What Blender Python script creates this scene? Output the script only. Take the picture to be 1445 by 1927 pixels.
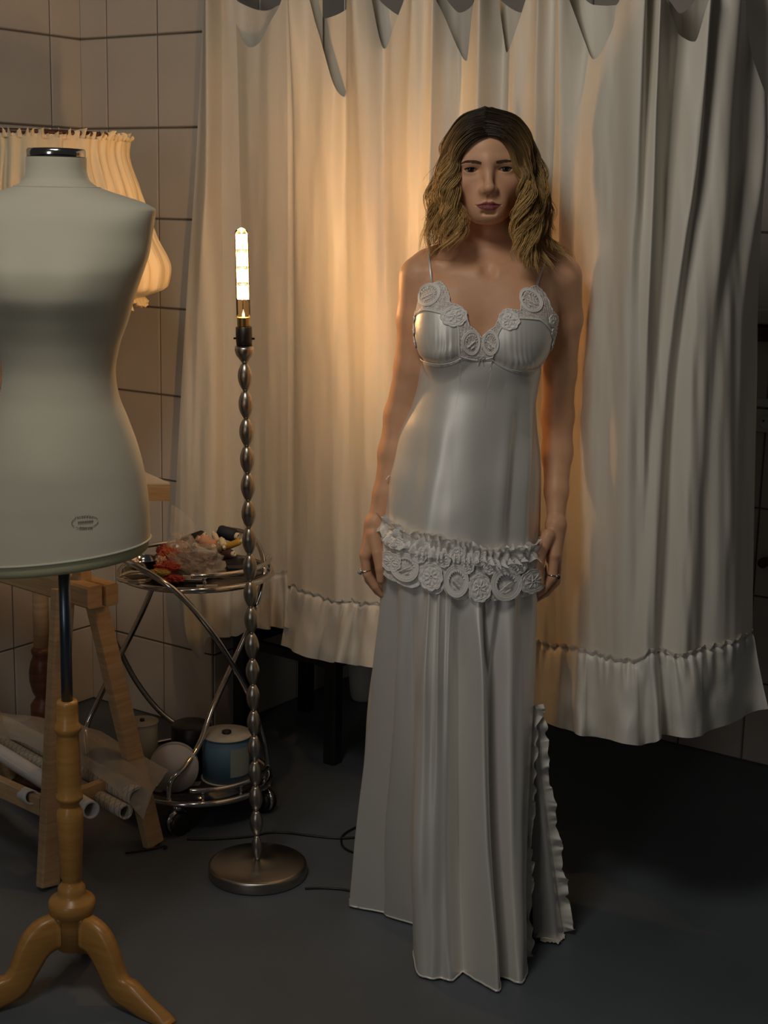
import bpy, math, random
import numpy as np

for _o in list(bpy.data.objects):
    bpy.data.objects.remove(_o)
SC = bpy.context.scene
COL = SC.collection
R = math.radians
rng = np.random.default_rng(7)
random.seed(7)

# ------------------------------------------------------------------ camera
F_PX, CX, CY = 2800.0, 722.5, 963.5
PITCH, ROLL, CAM_H = math.atan((963.5 - 380.0) / F_PX), R(1.2), 1.52
_c, _s = math.cos(PITCH), math.sin(PITCH)
FWD = np.array([0, _c, -_s]); _up0 = np.array([0, _s, _c]); _r0 = np.array([1.0, 0, 0])
RIGHT = _r0 * math.cos(ROLL) + _up0 * math.sin(ROLL)
UP = _up0 * math.cos(ROLL) - _r0 * math.sin(ROLL)
EYE = np.array([0, 0, CAM_H])
cam_data = bpy.data.cameras.new('camera')
cam = bpy.data.objects.new('camera', cam_data); COL.objects.link(cam)
cam_data.sensor_fit = 'VERTICAL'; cam_data.sensor_height = 36.0
cam_data.lens = F_PX / 1927.0 * 36.0
cam_data.clip_start = 0.05; cam_data.clip_end = 60
from mathutils import Matrix, Vector
_m = Matrix(((RIGHT[0], UP[0], -FWD[0], EYE[0]), (RIGHT[1], UP[1], -FWD[1], EYE[1]), (RIGHT[2], UP[2], -FWD[2], EYE[2]), (0, 0, 0, 1)))
cam.matrix_world = _m
SC.camera = cam
SC.view_settings.view_transform = 'Standard'
SC.view_settings.look = 'None'
SC.view_settings.gamma = 1.0
SC.view_settings.use_curve_mapping = False
SC.view_settings.exposure = 0.0

# ------------------------------------------------------------------ light
world = bpy.data.worlds.new('room_ambience'); SC.world = world
world.use_nodes = True
_bg = world.node_tree.nodes['Background']
_bg.inputs[0].default_value = (1.0, 0.97, 0.92, 1); _bg.inputs[1].default_value = 0.022

def area_light(name, loc, aim, size_x, size_y, power, color):
    l = bpy.data.lights.new(name, 'AREA'); l.shape = 'RECTANGLE'; l.size = size_x; l.size_y = size_y
    l.energy = power; l.color = color
    o = bpy.data.objects.new(name, l); COL.objects.link(o); o.location = loc
    o.rotation_euler = (Vector(aim) - Vector(loc)).to_track_quat('-Z', 'Y').to_euler()
    return o
# dim ceiling lamp of the workshop, above and in front of the dress form
area_light('ceiling_lamp', (-0.56, 1.45, 2.75), (0.1, 2.9, 1.0), 0.55, 0.45, 11.5, (1.0, 0.94, 0.83))
# added unseen fill light behind the camera, for banded highlights on the satin
area_light('satin_fill_light', (-1.45, -0.6, 1.65), (0.2, 3.0, 1.0), 0.45, 1.6, 7.0, (1.0, 0.975, 0.93))

# ------------------------------------------------------------------ helpers: pixels of the photograph to points
def ray(x, y):
    x = np.asarray(x, float); y = np.asarray(y, float)
    return FWD + ((x - CX) / F_PX)[..., None] * RIGHT - ((y - CY) / F_PX)[..., None] * UP
def at(x, y, Y):
    d = ray(x, y); Y = np.asarray(Y, float)
    return EYE + d * (Y / d[..., 1])[..., None]
def fl(x, y, z=0.0):
    d = ray(x, y)
    return EYE + d * ((z - CAM_H) / d[..., 2])[..., None]
def to_px(P):
    d = np.asarray(P, float) - EYE; t = d @ FWD
    return CX + F_PX * (d @ RIGHT) / t, CY - F_PX * (d @ UP) / t
def mpp(Y):  # metres per pixel at depth Y
    return Y * 1.03 / F_PX

def interp(x, xs, ys):
    """smooth (monotone cubic) interpolation through a table"""
    xs = np.asarray(xs, float); ys = np.asarray(ys, float); x = np.clip(np.asarray(x, float), xs[0], xs[-1])
    h = np.diff(xs); dl = np.diff(ys) / h
    m = np.zeros_like(ys); m[0], m[-1] = dl[0], dl[-1]
    for i in range(1, len(xs) - 1):
        m[i] = 0 if dl[i - 1] * dl[i] <= 0 else 2 * dl[i - 1] * dl[i] / (dl[i - 1] + dl[i])
    k = np.clip(np.searchsorted(xs, x, side='right') - 1, 0, len(xs) - 2)
    t = (x - xs[k]) / h[k]
    return ((2*t**3 - 3*t**2 + 1) * ys[k] + (t**3 - 2*t**2 + t) * h[k] * m[k] + (-2*t**3 + 3*t**2) * ys[k + 1] + (t**3 - t**2) * h[k] * m[k + 1])
def smooth(a, b, x):
    t = np.clip((np.asarray(x, float) - a) / (b - a), 0, 1); return t * t * (3 - 2 * t)
def spline(pts, n):
    """Catmull-Rom through the points, n samples evenly by length"""
    P = np.asarray(pts, float)
    if len(P) == 2:
        return P[0] + np.linspace(0, 1, n)[:, None] * (P[1] - P[0])
    Q = np.vstack([2*P[0] - P[1], P, 2*P[-1] - P[-2]])
    out = []
    for i in range(1, len(Q) - 2):
        t = np.linspace(0, 1, 24, endpoint=False)[:, None]
        a, b, c, d = Q[i-1], Q[i], Q[i+1], Q[i+2]
        out.append(0.5 * (2*b + (c - a)*t + (2*a - 5*b + 4*c - d)*t**2 + (3*b - a - 3*c + d)*t**3))
    out.append(P[-1:]); S = np.vstack(out)
    L = np.r_[0, np.cumsum(np.linalg.norm(np.diff(S, axis=0), axis=1))]
    u = np.linspace(0, L[-1], n)
    return np.stack([np.interp(u, L, S[:, k]) for k in range(S.shape[1])], 1)

# value noise on numpy arrays
def noise1(x, seed=0):
    x = np.asarray(x, float); i = np.floor(x).astype(int); t = x - i; t = t*t*(3 - 2*t)
    h = lambda k: np.modf(np.abs(np.sin((k + seed*57.31) * 127.1) * 43758.5453))[0]
    return (h(i) * (1 - t) + h(i + 1) * t) * 2 - 1
def noise2(x, y, seed=0):
    x = np.asarray(x, float); y = np.asarray(y, float)
    i, j = np.floor(x), np.floor(y); t, s = x - i, y - j; t = t*t*(3 - 2*t); s = s*s*(3 - 2*s)
    h = lambda a, b: np.modf(np.abs(np.sin(a*127.1 + b*311.7 + seed*74.7) * 43758.5453))[0]
    return ((h(i, j)*(1-t) + h(i+1, j)*t)*(1-s) + (h(i, j+1)*(1-t) + h(i+1, j+1)*t)*s) * 2 - 1

# ------------------------------------------------------------------ helpers: objects
WLOC = {}
def mesh_data(name, V, Fc, smooth_shade=True):
    me = bpy.data.meshes.new(name)
    V = np.asarray(V, np.float32)
    if isinstance(Fc, np.ndarray):
        n, k = Fc.shape
        me.vertices.add(len(V)); me.vertices.foreach_set('co', V.ravel())
        me.loops.add(n*k); me.loops.foreach_set('vertex_index', Fc.astype(np.int32).ravel())
        me.polygons.add(n); me.polygons.foreach_set('loop_start', np.arange(0, n*k, k, dtype=np.int32))
        me.update(calc_edges=True); me.validate()
    else:
        me.from_pydata(V.tolist(), [], Fc); me.update()
    me.polygons.foreach_set('use_smooth', np.full(len(me.polygons), smooth_shade, dtype=bool))
    return me
def link(name, data, parent=None):
    o = bpy.data.objects.new(name, data); COL.objects.link(o)
    if parent is not None:
        o.parent = parent
    return o
def obj(name, VF, mat, parent=None, smooth_shade=True, origin=None):
    """one mesh object from world-space geometry; its origin is the parent's, or `origin`"""
    V, Fc = VF
    V = np.asarray(V, float)
    if parent is not None:
        base = WLOC[parent.name]
    else:
        base = np.asarray(origin, float) if origin is not None else np.array([V[:, 0].mean(), V[:, 1].mean(), V[:, 2].min()])
    me = mesh_data(name, V - base, Fc, smooth_shade)
    if mat is not None:
        me.materials.append(mat)
    o = link(name, me, parent)
    if parent is None:
        o.location = base
    WLOC[o.name] = base
    return o
def tag(o, label=None, cat=None, group=None, kind=None):
    if label: o['label'] = label
    if cat: o['category'] = cat
    if group: o['group'] = group
    if kind: o['kind'] = kind
    return o
def thing(name, loc, label, cat, group=None):
    o = link(name, None); o.location = loc; o.empty_display_size = 0.05
    WLOC[o.name] = np.asarray(loc, float)
    return tag(o, label, cat, group)

def join(*parts):
    V, Fc, n = [], [], 0
    for v, f in parts:
        v = np.asarray(v, float); V.append(v)
        Fc += [tuple(int(i) + n for i in q) for q in (f.tolist() if isinstance(f, np.ndarray) else f)]
        n += len(v)
    return np.vstack(V), Fc
def grid(P, close_u=False, close_v=False):
    """P[nu, nv, 3] -> quads"""
    P = np.asarray(P, float); nu, nv = P.shape[:2]
    I = np.arange(nu*nv).reshape(nu, nv)
    if close_u: I = np.vstack([I, I[:1]])
    if close_v: I = np.hstack([I, I[:, :1]])
    q = np.stack([I[:-1, :-1], I[1:, :-1], I[1:, 1:], I[:-1, 1:]], -1).reshape(-1, 4)
    return P.reshape(-1, 3), q
def tube(pts, rad, seg=10, closed=False, caps=True, flat=1.0):
    P = np.asarray(pts, float); n = len(P); rad = np.broadcast_to(np.asarray(rad, float), (n,))
    T = np.roll(P, -1, 0) - np.roll(P, 1, 0) if closed else np.gradient(P, axis=0)
    T /= np.linalg.norm(T, axis=1)[:, None] + 1e-12
    ref = np.array([0, 0, 1.0]) if abs(T[0][2]) < 0.9 else np.array([1.0, 0, 0])
    N = np.zeros_like(P); nn = ref - T[0] * (ref @ T[0]); N[0] = nn / np.linalg.norm(nn)
    for i in range(1, n):
        nn = N[i-1] - T[i] * (N[i-1] @ T[i]); N[i] = nn / (np.linalg.norm(nn) + 1e-12)
    B = np.cross(T, N)
    a = np.linspace(0, 2*np.pi, seg, endpoint=False)
    ring = P[:, None] + rad[:, None, None] * (np.cos(a)[None, :, None] * N[:, None] * flat + np.sin(a)[None, :, None] * B[:, None])
    V, q = grid(ring, close_u=closed, close_v=True)
    Fc = [tuple(x) for x in q.tolist()]
    if caps and not closed:
        Fc.append(tuple(range(seg))[::-1]); Fc.append(tuple(range((n-1)*seg, n*seg)))
    return V, Fc
def lathe(profile, seg=32, center=(0, 0, 0), caps=True):
    """profile: list of (radius, z) from bottom to top"""
    pr = np.asarray(profile, float); a = np.linspace(0, 2*np.pi, seg, endpoint=False)
    ring = np.stack([pr[:, 0, None]*np.cos(a), pr[:, 0, None]*np.sin(a), np.repeat(pr[:, 1:2], seg, 1)], -1) + np.asarray(center, float)
    V, q = grid(ring, close_v=True)
    Fc = [tuple(x) for x in q[:, ::-1].tolist()]
    if caps:
        n = len(pr); Fc.append(tuple(range(seg))[::-1]); Fc.append(tuple(range((n-1)*seg, n*seg)))
    return V, Fc
def orient(VF, axis, loc, up=None):
    """send local +z to axis and the origin to loc"""
    V, Fc = VF; z = np.asarray(axis, float); z = z / np.linalg.norm(z)
    r = np.array([0, 0, 1.0]) if abs(z[2]) < 0.95 else np.array([0, 1.0, 0])
    if up is not None: r = np.asarray(up, float)
    x = np.cross(r, z); x /= np.linalg.norm(x); y = np.cross(z, x)
    return np.asarray(V) @ np.stack([x, y, z]) + np.asarray(loc, float), Fc
def bar(a, b, w, h, side=None, bev=0.12):
    """chamfered bar of section w x h from a to b; w lies along `side`"""
    a = np.asarray(a, float); b = np.asarray(b, float); t = b - a; L = np.linalg.norm(t); t = t / L
    sd = np.array([0, 0, 1.0]) if abs(t[2]) < 0.9 else np.array([1.0, 0, 0])
    if side is not None: sd = np.asarray(side, float)
    sd = sd - t * (sd @ t); sd /= np.linalg.norm(sd); up = np.cross(t, sd)
    c = bev * min(w, h)
    pr = [(-w/2 + c, -h/2), (w/2 - c, -h/2), (w/2, -h/2 + c), (w/2, h/2 - c), (w/2 - c, h/2), (-w/2 + c, h/2), (-w/2, h/2 - c), (-w/2, -h/2 + c)]
    sec = np.array([sd*p + up*q for p, q in pr])
    V = np.vstack([a + sec, b + sec])
    Fc = [(i, (i+1) % 8, 8 + (i+1) % 8, 8 + i) for i in range(8)] + [tuple(range(8))[::-1], tuple(range(8, 16))]
    return V, Fc
def slab(outline, z0, z1):
    """vertical prism over a plan outline (list of x, y)"""
    o = np.asarray(outline, float); n = len(o)
    V = np.vstack([np.c_[o, np.full(n, z0)], np.c_[o, np.full(n, z1)]])
    Fc = [(i, (i+1) % n, n + (i+1) % n, n + i) for i in range(n)] + [tuple(range(n))[::-1], tuple(range(n, 2*n))]
    return V, Fc

# ------------------------------------------------------------------ materials
def mat(name, color, rough=0.5, metal=0.0, spec=0.5, sheen=0.0, noise=None, bump=None, sss=0.0, attr=None, aniso=0.0, coat=0.0, trans=0.0, emit=None):
    m = bpy.data.materials.new(name); m.use_nodes = True
    nt = m.node_tree; b = nt.nodes['Principled BSDF']; N = nt.nodes.new; L = nt.links.new
    b.inputs['Base Color'].default_value = (*color, 1); b.inputs['Roughness'].default_value = rough
    b.inputs['Metallic'].default_value = metal; b.inputs['Specular IOR Level'].default_value = spec
    b.inputs['Sheen Weight'].default_value = sheen; b.inputs['Anisotropic'].default_value = aniso
    b.inputs['Coat Weight'].default_value = coat; b.inputs['Transmission Weight'].default_value = trans
    if sss:
        b.inputs['Subsurface Weight'].default_value = sss
        b.inputs['Subsurface Radius'].default_value = (1.0, 0.35, 0.2); b.inputs['Subsurface Scale'].default_value = 0.006
    if emit:
        b.inputs['Emission Color'].default_value = (*emit[0], 1); b.inputs['Emission Strength'].default_value = emit[1]
    tc = N('ShaderNodeTexCoord')
    if attr:
        a = N('ShaderNodeVertexColor'); a.layer_name = attr; L(a.outputs[0], b.inputs['Base Color'])
    if noise:  # (scale, amount, stretch xyz)
        mp = N('ShaderNodeMapping'); mp.inputs['Scale'].default_value = noise[2] if len(noise) > 2 else (1, 1, 1)
        nz = N('ShaderNodeTexNoise'); nz.inputs['Scale'].default_value = noise[0]; nz.inputs['Detail'].default_value = 5
        L(tc.outputs['Object'], mp.inputs[0]); L(mp.outputs[0], nz.inputs['Vector'])
        mr = N('ShaderNodeMapRange'); mr.inputs['From Min'].default_value = 0.3; mr.inputs['From Max'].default_value = 0.7
        mr.inputs['To Min'].default_value = 1 - noise[1]; mr.inputs['To Max'].default_value = 1 + noise[1] * 0.5
        L(nz.outputs[0], mr.inputs['Value'])
        mx = N('ShaderNodeVectorMath'); mx.operation = 'SCALE'
        if attr: L(a.outputs[0], mx.inputs[0])
        else: mx.inputs[0].default_value = color
        L(mr.outputs[0], mx.inputs['Scale']); L(mx.outputs[0], b.inputs['Base Color'])
    if bump:  # (scale, strength, stretch)
        mp2 = N('ShaderNodeMapping'); mp2.inputs['Scale'].default_value = bump[2] if len(bump) > 2 else (1, 1, 1)
        n2 = N('ShaderNodeTexNoise'); n2.inputs['Scale'].default_value = bump[0]; n2.inputs['Detail'].default_value = 3
        bp = N('ShaderNodeBump'); bp.inputs['Strength'].default_value = bump[1]; bp.inputs['Distance'].default_value = 0.002
        L(tc.outputs['Object'], mp2.inputs[0]); L(mp2.outputs[0], n2.inputs['Vector']); L(n2.outputs[0], bp.inputs['Height']); L(bp.outputs[0], b.inputs['Normal'])
    return m
def wood(name, c1, c2, rough=0.45, scale=(1, 1, 12)):
    m = bpy.data.materials.new(name); m.use_nodes = True; nt = m.node_tree; b = nt.nodes['Principled BSDF']; N = nt.nodes.new; L = nt.links.new
    tc = N('ShaderNodeTexCoord'); mp = N('ShaderNodeMapping'); mp.inputs['Scale'].default_value = scale
    nz = N('ShaderNodeTexNoise'); nz.inputs['Scale'].default_value = 9; nz.inputs['Detail'].default_value = 6; nz.inputs['Distortion'].default_value = 0.6
    cr = N('ShaderNodeValToRGB'); cr.color_ramp.elements[0].position = 0.32; cr.color_ramp.elements[1].position = 0.68
    cr.color_ramp.elements[0].color = (*c1, 1); cr.color_ramp.elements[1].color = (*c2, 1)
    L(tc.outputs['Object'], mp.inputs[0]); L(mp.outputs[0], nz.inputs['Vector']); L(nz.outputs[0], cr.inputs[0]); L(cr.outputs[0], b.inputs['Base Color'])
    b.inputs['Roughness'].default_value = rough
    return m
def sheet(name, color, alpha, rough=0.35, scale=0.0, spec=0.5):
    """thin see-through film or net: part transparent, part surface"""
    m = bpy.data.materials.new(name); m.use_nodes = True; nt = m.node_tree; b = nt.nodes['Principled BSDF']; N = nt.nodes.new; L = nt.links.new
    b.inputs['Base Color'].default_value = (*color, 1); b.inputs['Roughness'].default_value = rough; b.inputs['Specular IOR Level'].default_value = spec
    b.inputs['Alpha'].default_value = alpha
    if scale:
        tc = N('ShaderNodeTexCoord'); v = N('ShaderNodeTexVoronoi'); v.feature = 'DISTANCE_TO_EDGE'; v.inputs['Scale'].default_value = scale
        nz = N('ShaderNodeTexNoise'); nz.inputs['Scale'].default_value = scale * 0.35
        mr = N('ShaderNodeMapRange'); mr.inputs['From Min'].default_value = 0.02; mr.inputs['From Max'].default_value = 0.28
        mr.inputs['To Min'].default_value = min(1.0, alpha + 0.45); mr.inputs['To Max'].default_value = max(0.05, alpha - 0.35)
        ad = N('ShaderNodeMath'); ad.operation = 'MULTIPLY_ADD'; ad.inputs[1].default_value = 0.9; ad.inputs[2].default_value = -0.42
        sm = N('ShaderNodeMath'); sm.operation = 'ADD'; sm.use_clamp = True
        L(tc.outputs['Object'], v.inputs['Vector']); L(tc.outputs['Object'], nz.inputs['Vector'])
        L(v.outputs['Distance'], mr.inputs['Value']); L(nz.outputs[0], ad.inputs[0]); L(mr.outputs[0], sm.inputs[0]); L(ad.outputs[0], sm.inputs[1])
        L(sm.outputs[0], b.inputs['Alpha'])
    return m

M = dict(
    floor=mat('floor_paint', (0.112, 0.130, 0.150), 0.5, noise=(2.2, 0.22), bump=(60, 0.08)),
    grout=mat('grout', (0.17, 0.145, 0.125), 0.9),
    tile=mat('tile_glaze', (0.68, 0.61, 0.53), 0.28, noise=(5, 0.06), bump=(9, 0.05)),
    tile2=mat('tile_glaze_cool', (0.58, 0.53, 0.48), 0.30, noise=(5, 0.06), bump=(9, 0.05)),
    curtain=mat('curtain_satin', (0.80, 0.745, 0.645), 0.46, spec=0.55, noise=(7, 0.05, (1, 1, 0.15)), bump=(420, 0.10, (1, 1, 0.15))),
    ruffle=mat('ruffle_satin', (0.78, 0.745, 0.67), 0.42, spec=0.55, bump=(300, 0.14, (0.2, 0.2, 1))),
    satin=mat('dress_satin', (0.85, 0.82, 0.765), 0.39, metal=0.38, spec=0.7, bump=(700, 0.04)),
    lace=sheet('lace_net', (0.93, 0.90, 0.86), 0.95, 0.8, scale=420),
    lace_sheer=sheet('lace_sheer_net', (0.86, 0.83, 0.79), 0.56, 0.7, scale=420),
    lace_thread=mat('lace_thread', (0.94, 0.91, 0.87), 0.75, bump=(900, 0.4)),
    skin=mat('skin', (0.6, 0.36, 0.25), 0.46, spec=0.4, sss=0.12, attr='Col', noise=(60, 0.05)),
    hair=mat('hair', (0.2, 0.12, 0.06), 0.42, spec=0.45, attr='Col'),
    form=mat('dress_form_linen', (0.62, 0.58, 0.455), 0.85, spec=0.2, sheen=0.25, noise=(6, 0.05), bump=(900, 0.12)),
    foam=mat('foam_underside', (0.56, 0.54, 0.33), 0.9, bump=(500, 0.3)),
    chrome=mat('chrome', (0.62, 0.60, 0.58), 0.12, metal=1.0),
    nickel=mat('brushed_nickel', (0.42, 0.39, 0.34), 0.30, metal=1.0, aniso=0.5),
    steel=mat('blue_steel', (0.16, 0.19, 0.24), 0.36, metal=1.0),
    black=mat('black_plastic', (0.012, 0.011, 0.011), 0.4),
    blackwood=mat('black_wood', (0.010, 0.010, 0.011), 0.45),
    brass=mat('brass', (0.42, 0.33, 0.14), 0.35, metal=1.0),
    beech=wood('varnished_beech', (0.42, 0.20, 0.045), (0.50, 0.255, 0.07), 0.32),
    pine=wood('raw_pine', (0.42, 0.27, 0.14), (0.54, 0.37, 0.21), 0.7),
    darkwood=wood('carved_dark_wood', (0.075, 0.028, 0.016), (0.14, 0.055, 0.03), 0.4),
    plywood=wood('plywood_edge', (0.40, 0.26, 0.12), (0.52, 0.36, 0.19), 0.6, (1, 1, 20)),
    whitetop=mat('white_laminate', (0.62, 0.58, 0.52), 0.4),
    white=mat('white_plastic', (0.62, 0.60, 0.57), 0.5),
    shade=mat('shade_cotton', (0.80, 0.68, 0.48), 0.75, bump=(300, 0.15)),
    paper=mat('pattern_paper', (0.62, 0.59, 0.53), 0.8),
    paper_white=mat('white_paper', (0.66, 0.66, 0.68), 0.7),
    tracing=sheet('tracing_paper', (0.60, 0.54, 0.46), 0.50, 0.6),
    film=sheet('clear_film', (0.75, 0.70, 0.66), 0.24, 0.10, spec=1.0),
)
# ================================================================== the room
ANG = R(35)
EW = np.array([math.cos(ANG), -math.sin(ANG), 0.0])      # along the tiled walls, left to right
NW = np.array([math.sin(ANG), math.cos(ANG), 0.0])       # into the walls
K1 = np.array([-0.483, 4.104, 0.0])
K0 = K1 - 0.492 * EW
K2 = K1 + 0.757 * NW
ZR = [0.2333 + 0.2455 * k for k in range(-1, 10)]
WALL_TOP = ZR[-1]

def wall(name, p0, along, nrm_out, length, cols, tile_mat, rows=None):
    """grout-coloured wall body with each tile a child; nrm_out points into the room"""
    p0 = np.asarray(p0, float); p1 = p0 + along * length
    q = [p0[:2], p1[:2], (p1 - nrm_out * 0.10)[:2], (p0 - nrm_out * 0.10)[:2]]
    w = obj(name, slab(q, 0.0, WALL_TOP + 0.02), M['grout'], smooth_shade=False, origin=(0, 0, 0))
    tag(w, kind='structure')
    yaw = math.atan2(along[1], along[0]); flip = np.cross(along, [0, 0, 1.0]) @ nrm_out
    cache = {}
    g = 0.0022
    for i in range(len(cols) - 1):
        for j in range(len(ZR) - 1):
            z0, z1 = max(ZR[j], 0.0), ZR[j + 1]
            wd, hd = round(cols[i+1] - cols[i], 4), round(z1 - z0, 4)
            if wd < 0.02 or hd < 0.02: continue
            if (wd, hd) not in cache:
                a, b, t, c = wd/2 - g, hd/2 - g, 0.004, 0.0025
                V = [(-a, 0, -b), (a, 0, -b), (a, 0, b), (-a, 0, b), (-a+c, -t, -b+c), (a-c, -t, -b+c), (a-c, -t, b-c), (-a+c, -t, b-c)]
                Fc = [(4, 5, 6, 7), (0, 1, 5, 4), (1, 2, 6, 5), (2, 3, 7, 6), (3, 0, 4, 7)]
                me = mesh_data('tile', V, Fc, False); me.materials.append(tile_mat); cache[(wd, hd)] = me
            o = link('tile', cache[(wd, hd)], w)
            o.location = p0 + along * ((cols[i] + cols[i+1]) / 2) + np.array([0, 0, (z0 + z1) / 2]) + nrm_out * 0.0002
            o.rotation_euler = (R(random.uniform(-.12, .12)), 0, yaw + (0 if flip > 0 else math.pi) + R(random.uniform(-.12, .12)))
    return w

fo = obj('floor', slab([(-4.5, -3.5), (4.5, -3.5), (4.5, 6.2), (-4.5, 6.2)], -0.08, 0.0), M['floor'], smooth_shade=False, origin=(0, 0, 0))
tag(fo, kind='structure')
wall('wall_left', K0 - NW * 1.66, NW, EW, 1.66, [0.0] + [1.66 - 0.115 - 0.1945 * k for k in range(7, -1, -1)] + [1.66], M['tile'])
wall('wall_column', K0, EW, -NW, 0.492, [0.0, 0.106, 0.299, 0.492], M['tile'])
wall('wall_column_side', K1, NW, EW, 0.757, [0.0, 0.193, 0.386, 0.579, 0.757], M['tile2'])
wall('wall_back', K2, EW, -NW, 2.6, [0.0] + [0.15 + 0.193 * k for k in range(13)], M['tile2'])

# dado ledge and cable trunking on the back wall
def on_back(u, z, out=0.0):
    return K2 + EW * u - NW * out + np.array([0, 0, z])
t1 = obj('trim_1', bar(on_back(1.05, 1.20, 0.02), on_back(2.5, 1.20, 0.02), 0.042, 0.04, (0, 0, 1)), M['darkwood'], smooth_shade=False); tag(t1, kind='structure')
t2 = obj('trim_2', bar(on_back(1.05, 1.245, 0.03), on_back(2.5, 1.245, 0.03), 0.038, 0.06, (0, 0, 1)), M['tile2'], smooth_shade=False); tag(t2, kind='structure')
t3 = obj('trim_3', bar(on_back(1.05, 1.014, 0.012), on_back(2.5, 1.014, 0.012), 0.022, 0.02, (0, 0, 1)), M['white'], smooth_shade=False); tag(t3, kind='structure')
so = thing('wall_socket', on_back(1.33, 0.94), 'white double wall socket beside the curtain edge', 'socket')
obj('plate', bar(on_back(1.245, 0.966, 0.010), on_back(1.42, 0.966, 0.010), 0.062, 0.014, (0, 0, 1)), M['white'], so, False)
for uu in (1.315, 1.378):
    d = obj('socket_face', orient(lathe([(0.021, 0), (0.021, .004), (0.018, .004), (0.0165, -.006), (0.002, -.006)], 20), -NW, on_back(uu, 0.966, 0.016)), M['white'], so)
    for s in (-1, 1):
        obj('pin_hole', orient(lathe([(0.003, 0), (0.003, .002)], 8), -NW, on_back(uu + s*0.008, 0.966, 0.0165)), M['black'], d)
for dz in (-.012, .012):
    obj('screw', orient(lathe([(0.0035, 0), (0.003, .002)], 8), -NW, on_back(1.275, 0.966 + dz, 0.017)), M['black'], so)
hook = thing('wall_hook', on_back(1.35, 0.585), 'small dark wooden peg on the lower tiled wall', 'peg')
obj('peg', orient(lathe([(0.010, 0), (0.010, .03), (0.014, .034), (0.014, .05), (0.009, .056)], 14), -NW, on_back(1.345, 0.585)), M['darkwood'], hook)

# ================================================================== curtain
PLAN_X = [300, 322, 401, 480, 557, 700, 850, 1000, 1060, 1100, 1150, 1200, 1300, 1420, 1470]
PLAN_Y = [4.06, 4.04, 3.97, 3.87, 3.75, 3.51, 3.30, 3.14, 3.065, 3.00, 2.935, 2.875, 2.885, 3.02, 3.12]
def plan(x): return interp(x, PLAN_X, PLAN_Y)
def plan_normal(x):
    a, b = at(x - 8, 700 + 0*x, plan(x - 8)), at(x + 8, 700 + 0*x, plan(x + 8))
    t = b - a; t[..., 2] = 0; t /= np.linalg.norm(t, axis=-1)[..., None]
    n_ = np.stack([t[..., 1]*0.3, -t[..., 0]*0.3 - 0.7, 0*t[..., 0]], -1)      # towards the room
    return n_ / np.linalg.norm(n_, axis=-1)[..., None]
def fold_sum(x, y, ridges):
    d = np.zeros_like(x)
    for xs, amps, wl, wr in ridges:
        xc = interp(y, [-60, 250, 600, 1250], xs); a = interp(y, [-60, 250, 600, 1250], amps)
        w = np.where(x < xc, wl, wr) * (1 + np.clip(y, 0, 1300) / 1100)
        d += a * np.exp(-np.abs((x - xc) / w) ** 1.7)
    return d
RIDGES = [
    ((556, 557, 560, 585), (.070, .035, .022, .012), 12, 20),
    ((600, 612, 622, 640), (.00, .012, .016, .018), 14, 12),
    ((676, 686, 694, 690), (.075, .050, .032, .020), 16, 26),
    ((735, 740, 752, 745), (.00, .014, .018, .012), 12, 14),
    ((790, 776, 772, 770), (.060, .040, .018, .012), 12, 22),
    ((826, 818, 805, 800), (.060, .040, .020, .012), 10, 10),
    ((912, 905, 890, 860), (.070, .050, .030, .020), 18, 12),
    ((968, 968, 960, 950), (.00, .018, .020, .016), 12, 12),
    ((1022, 1012, 1008, 1010), (.060, .040, .030, .018), 10, 12),
    ((1060, 1058, 1052, 1046), (.060, .040, .016, .010), 10, 20),
    ((1142, 1130, 1118, 1112), (.00, .014, .020, .014), 20, 16),
    ((1204, 1198, 1186, 1172), (.075, .045, .022, .022), 18, 10),
    ((1232, 1226, 1214, 1206), (.065, .036, .030, .016), 8, 12),
    ((1326, 1310, 1262, 1218), (.040, .022, .018, .014), 12, 9),
    ((1346, 1326, 1284, 1240), (-.014, -.016, -.018, -.010), 8, 9),
    ((1378, 1362, 1334, 1296), (.050, .030, .024, .018), 22, 26),
    ((1410, 1404, 1345, 1318), (.00, -.006, -.010, -.010), 9, 9),
    ((1424, 1424, 1386, 1372), (.030, .028, .022, .020), 12, 14),
    ((548, 548, 549, 548), (-.03, -.03, -.022, -.006), 7, 6),
    ((640, 640, 652, 668), (-.03, -.040, -.016, -.008), 9, 9),
    ((716, 722, 728, 720), (-.03, -.026, -.014, -.010), 12, 12),
    ((858, 862, 850, 830), (-.02, -.030, -.022, -.012), 12, 14),
    ((948, 940, 930, 905), (-.03, -.026, -.018, -.012), 12, 12),
    ((1112, 1090, 1084, 1075), (-.04, -.024, -.016, -.012), 20, 14),
    ((1290, 1268, 1240, 1190), (-.03, -.022, -.018, -.012), 14, 10),
]
def soft_folds(x, y, seed):
    q = smooth(-50, 700, y)
    return (0.0060 * q * np.sin(2*np.pi*(x/64 + 0.35*noise1(y/420, seed))) * (0.6 + 0.4*noise1(x/90, seed+1))
            + 0.007 * noise2(x/42, y/260, seed+2) + 0.0025*noise2(x/11, y/120, seed+3))
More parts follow.
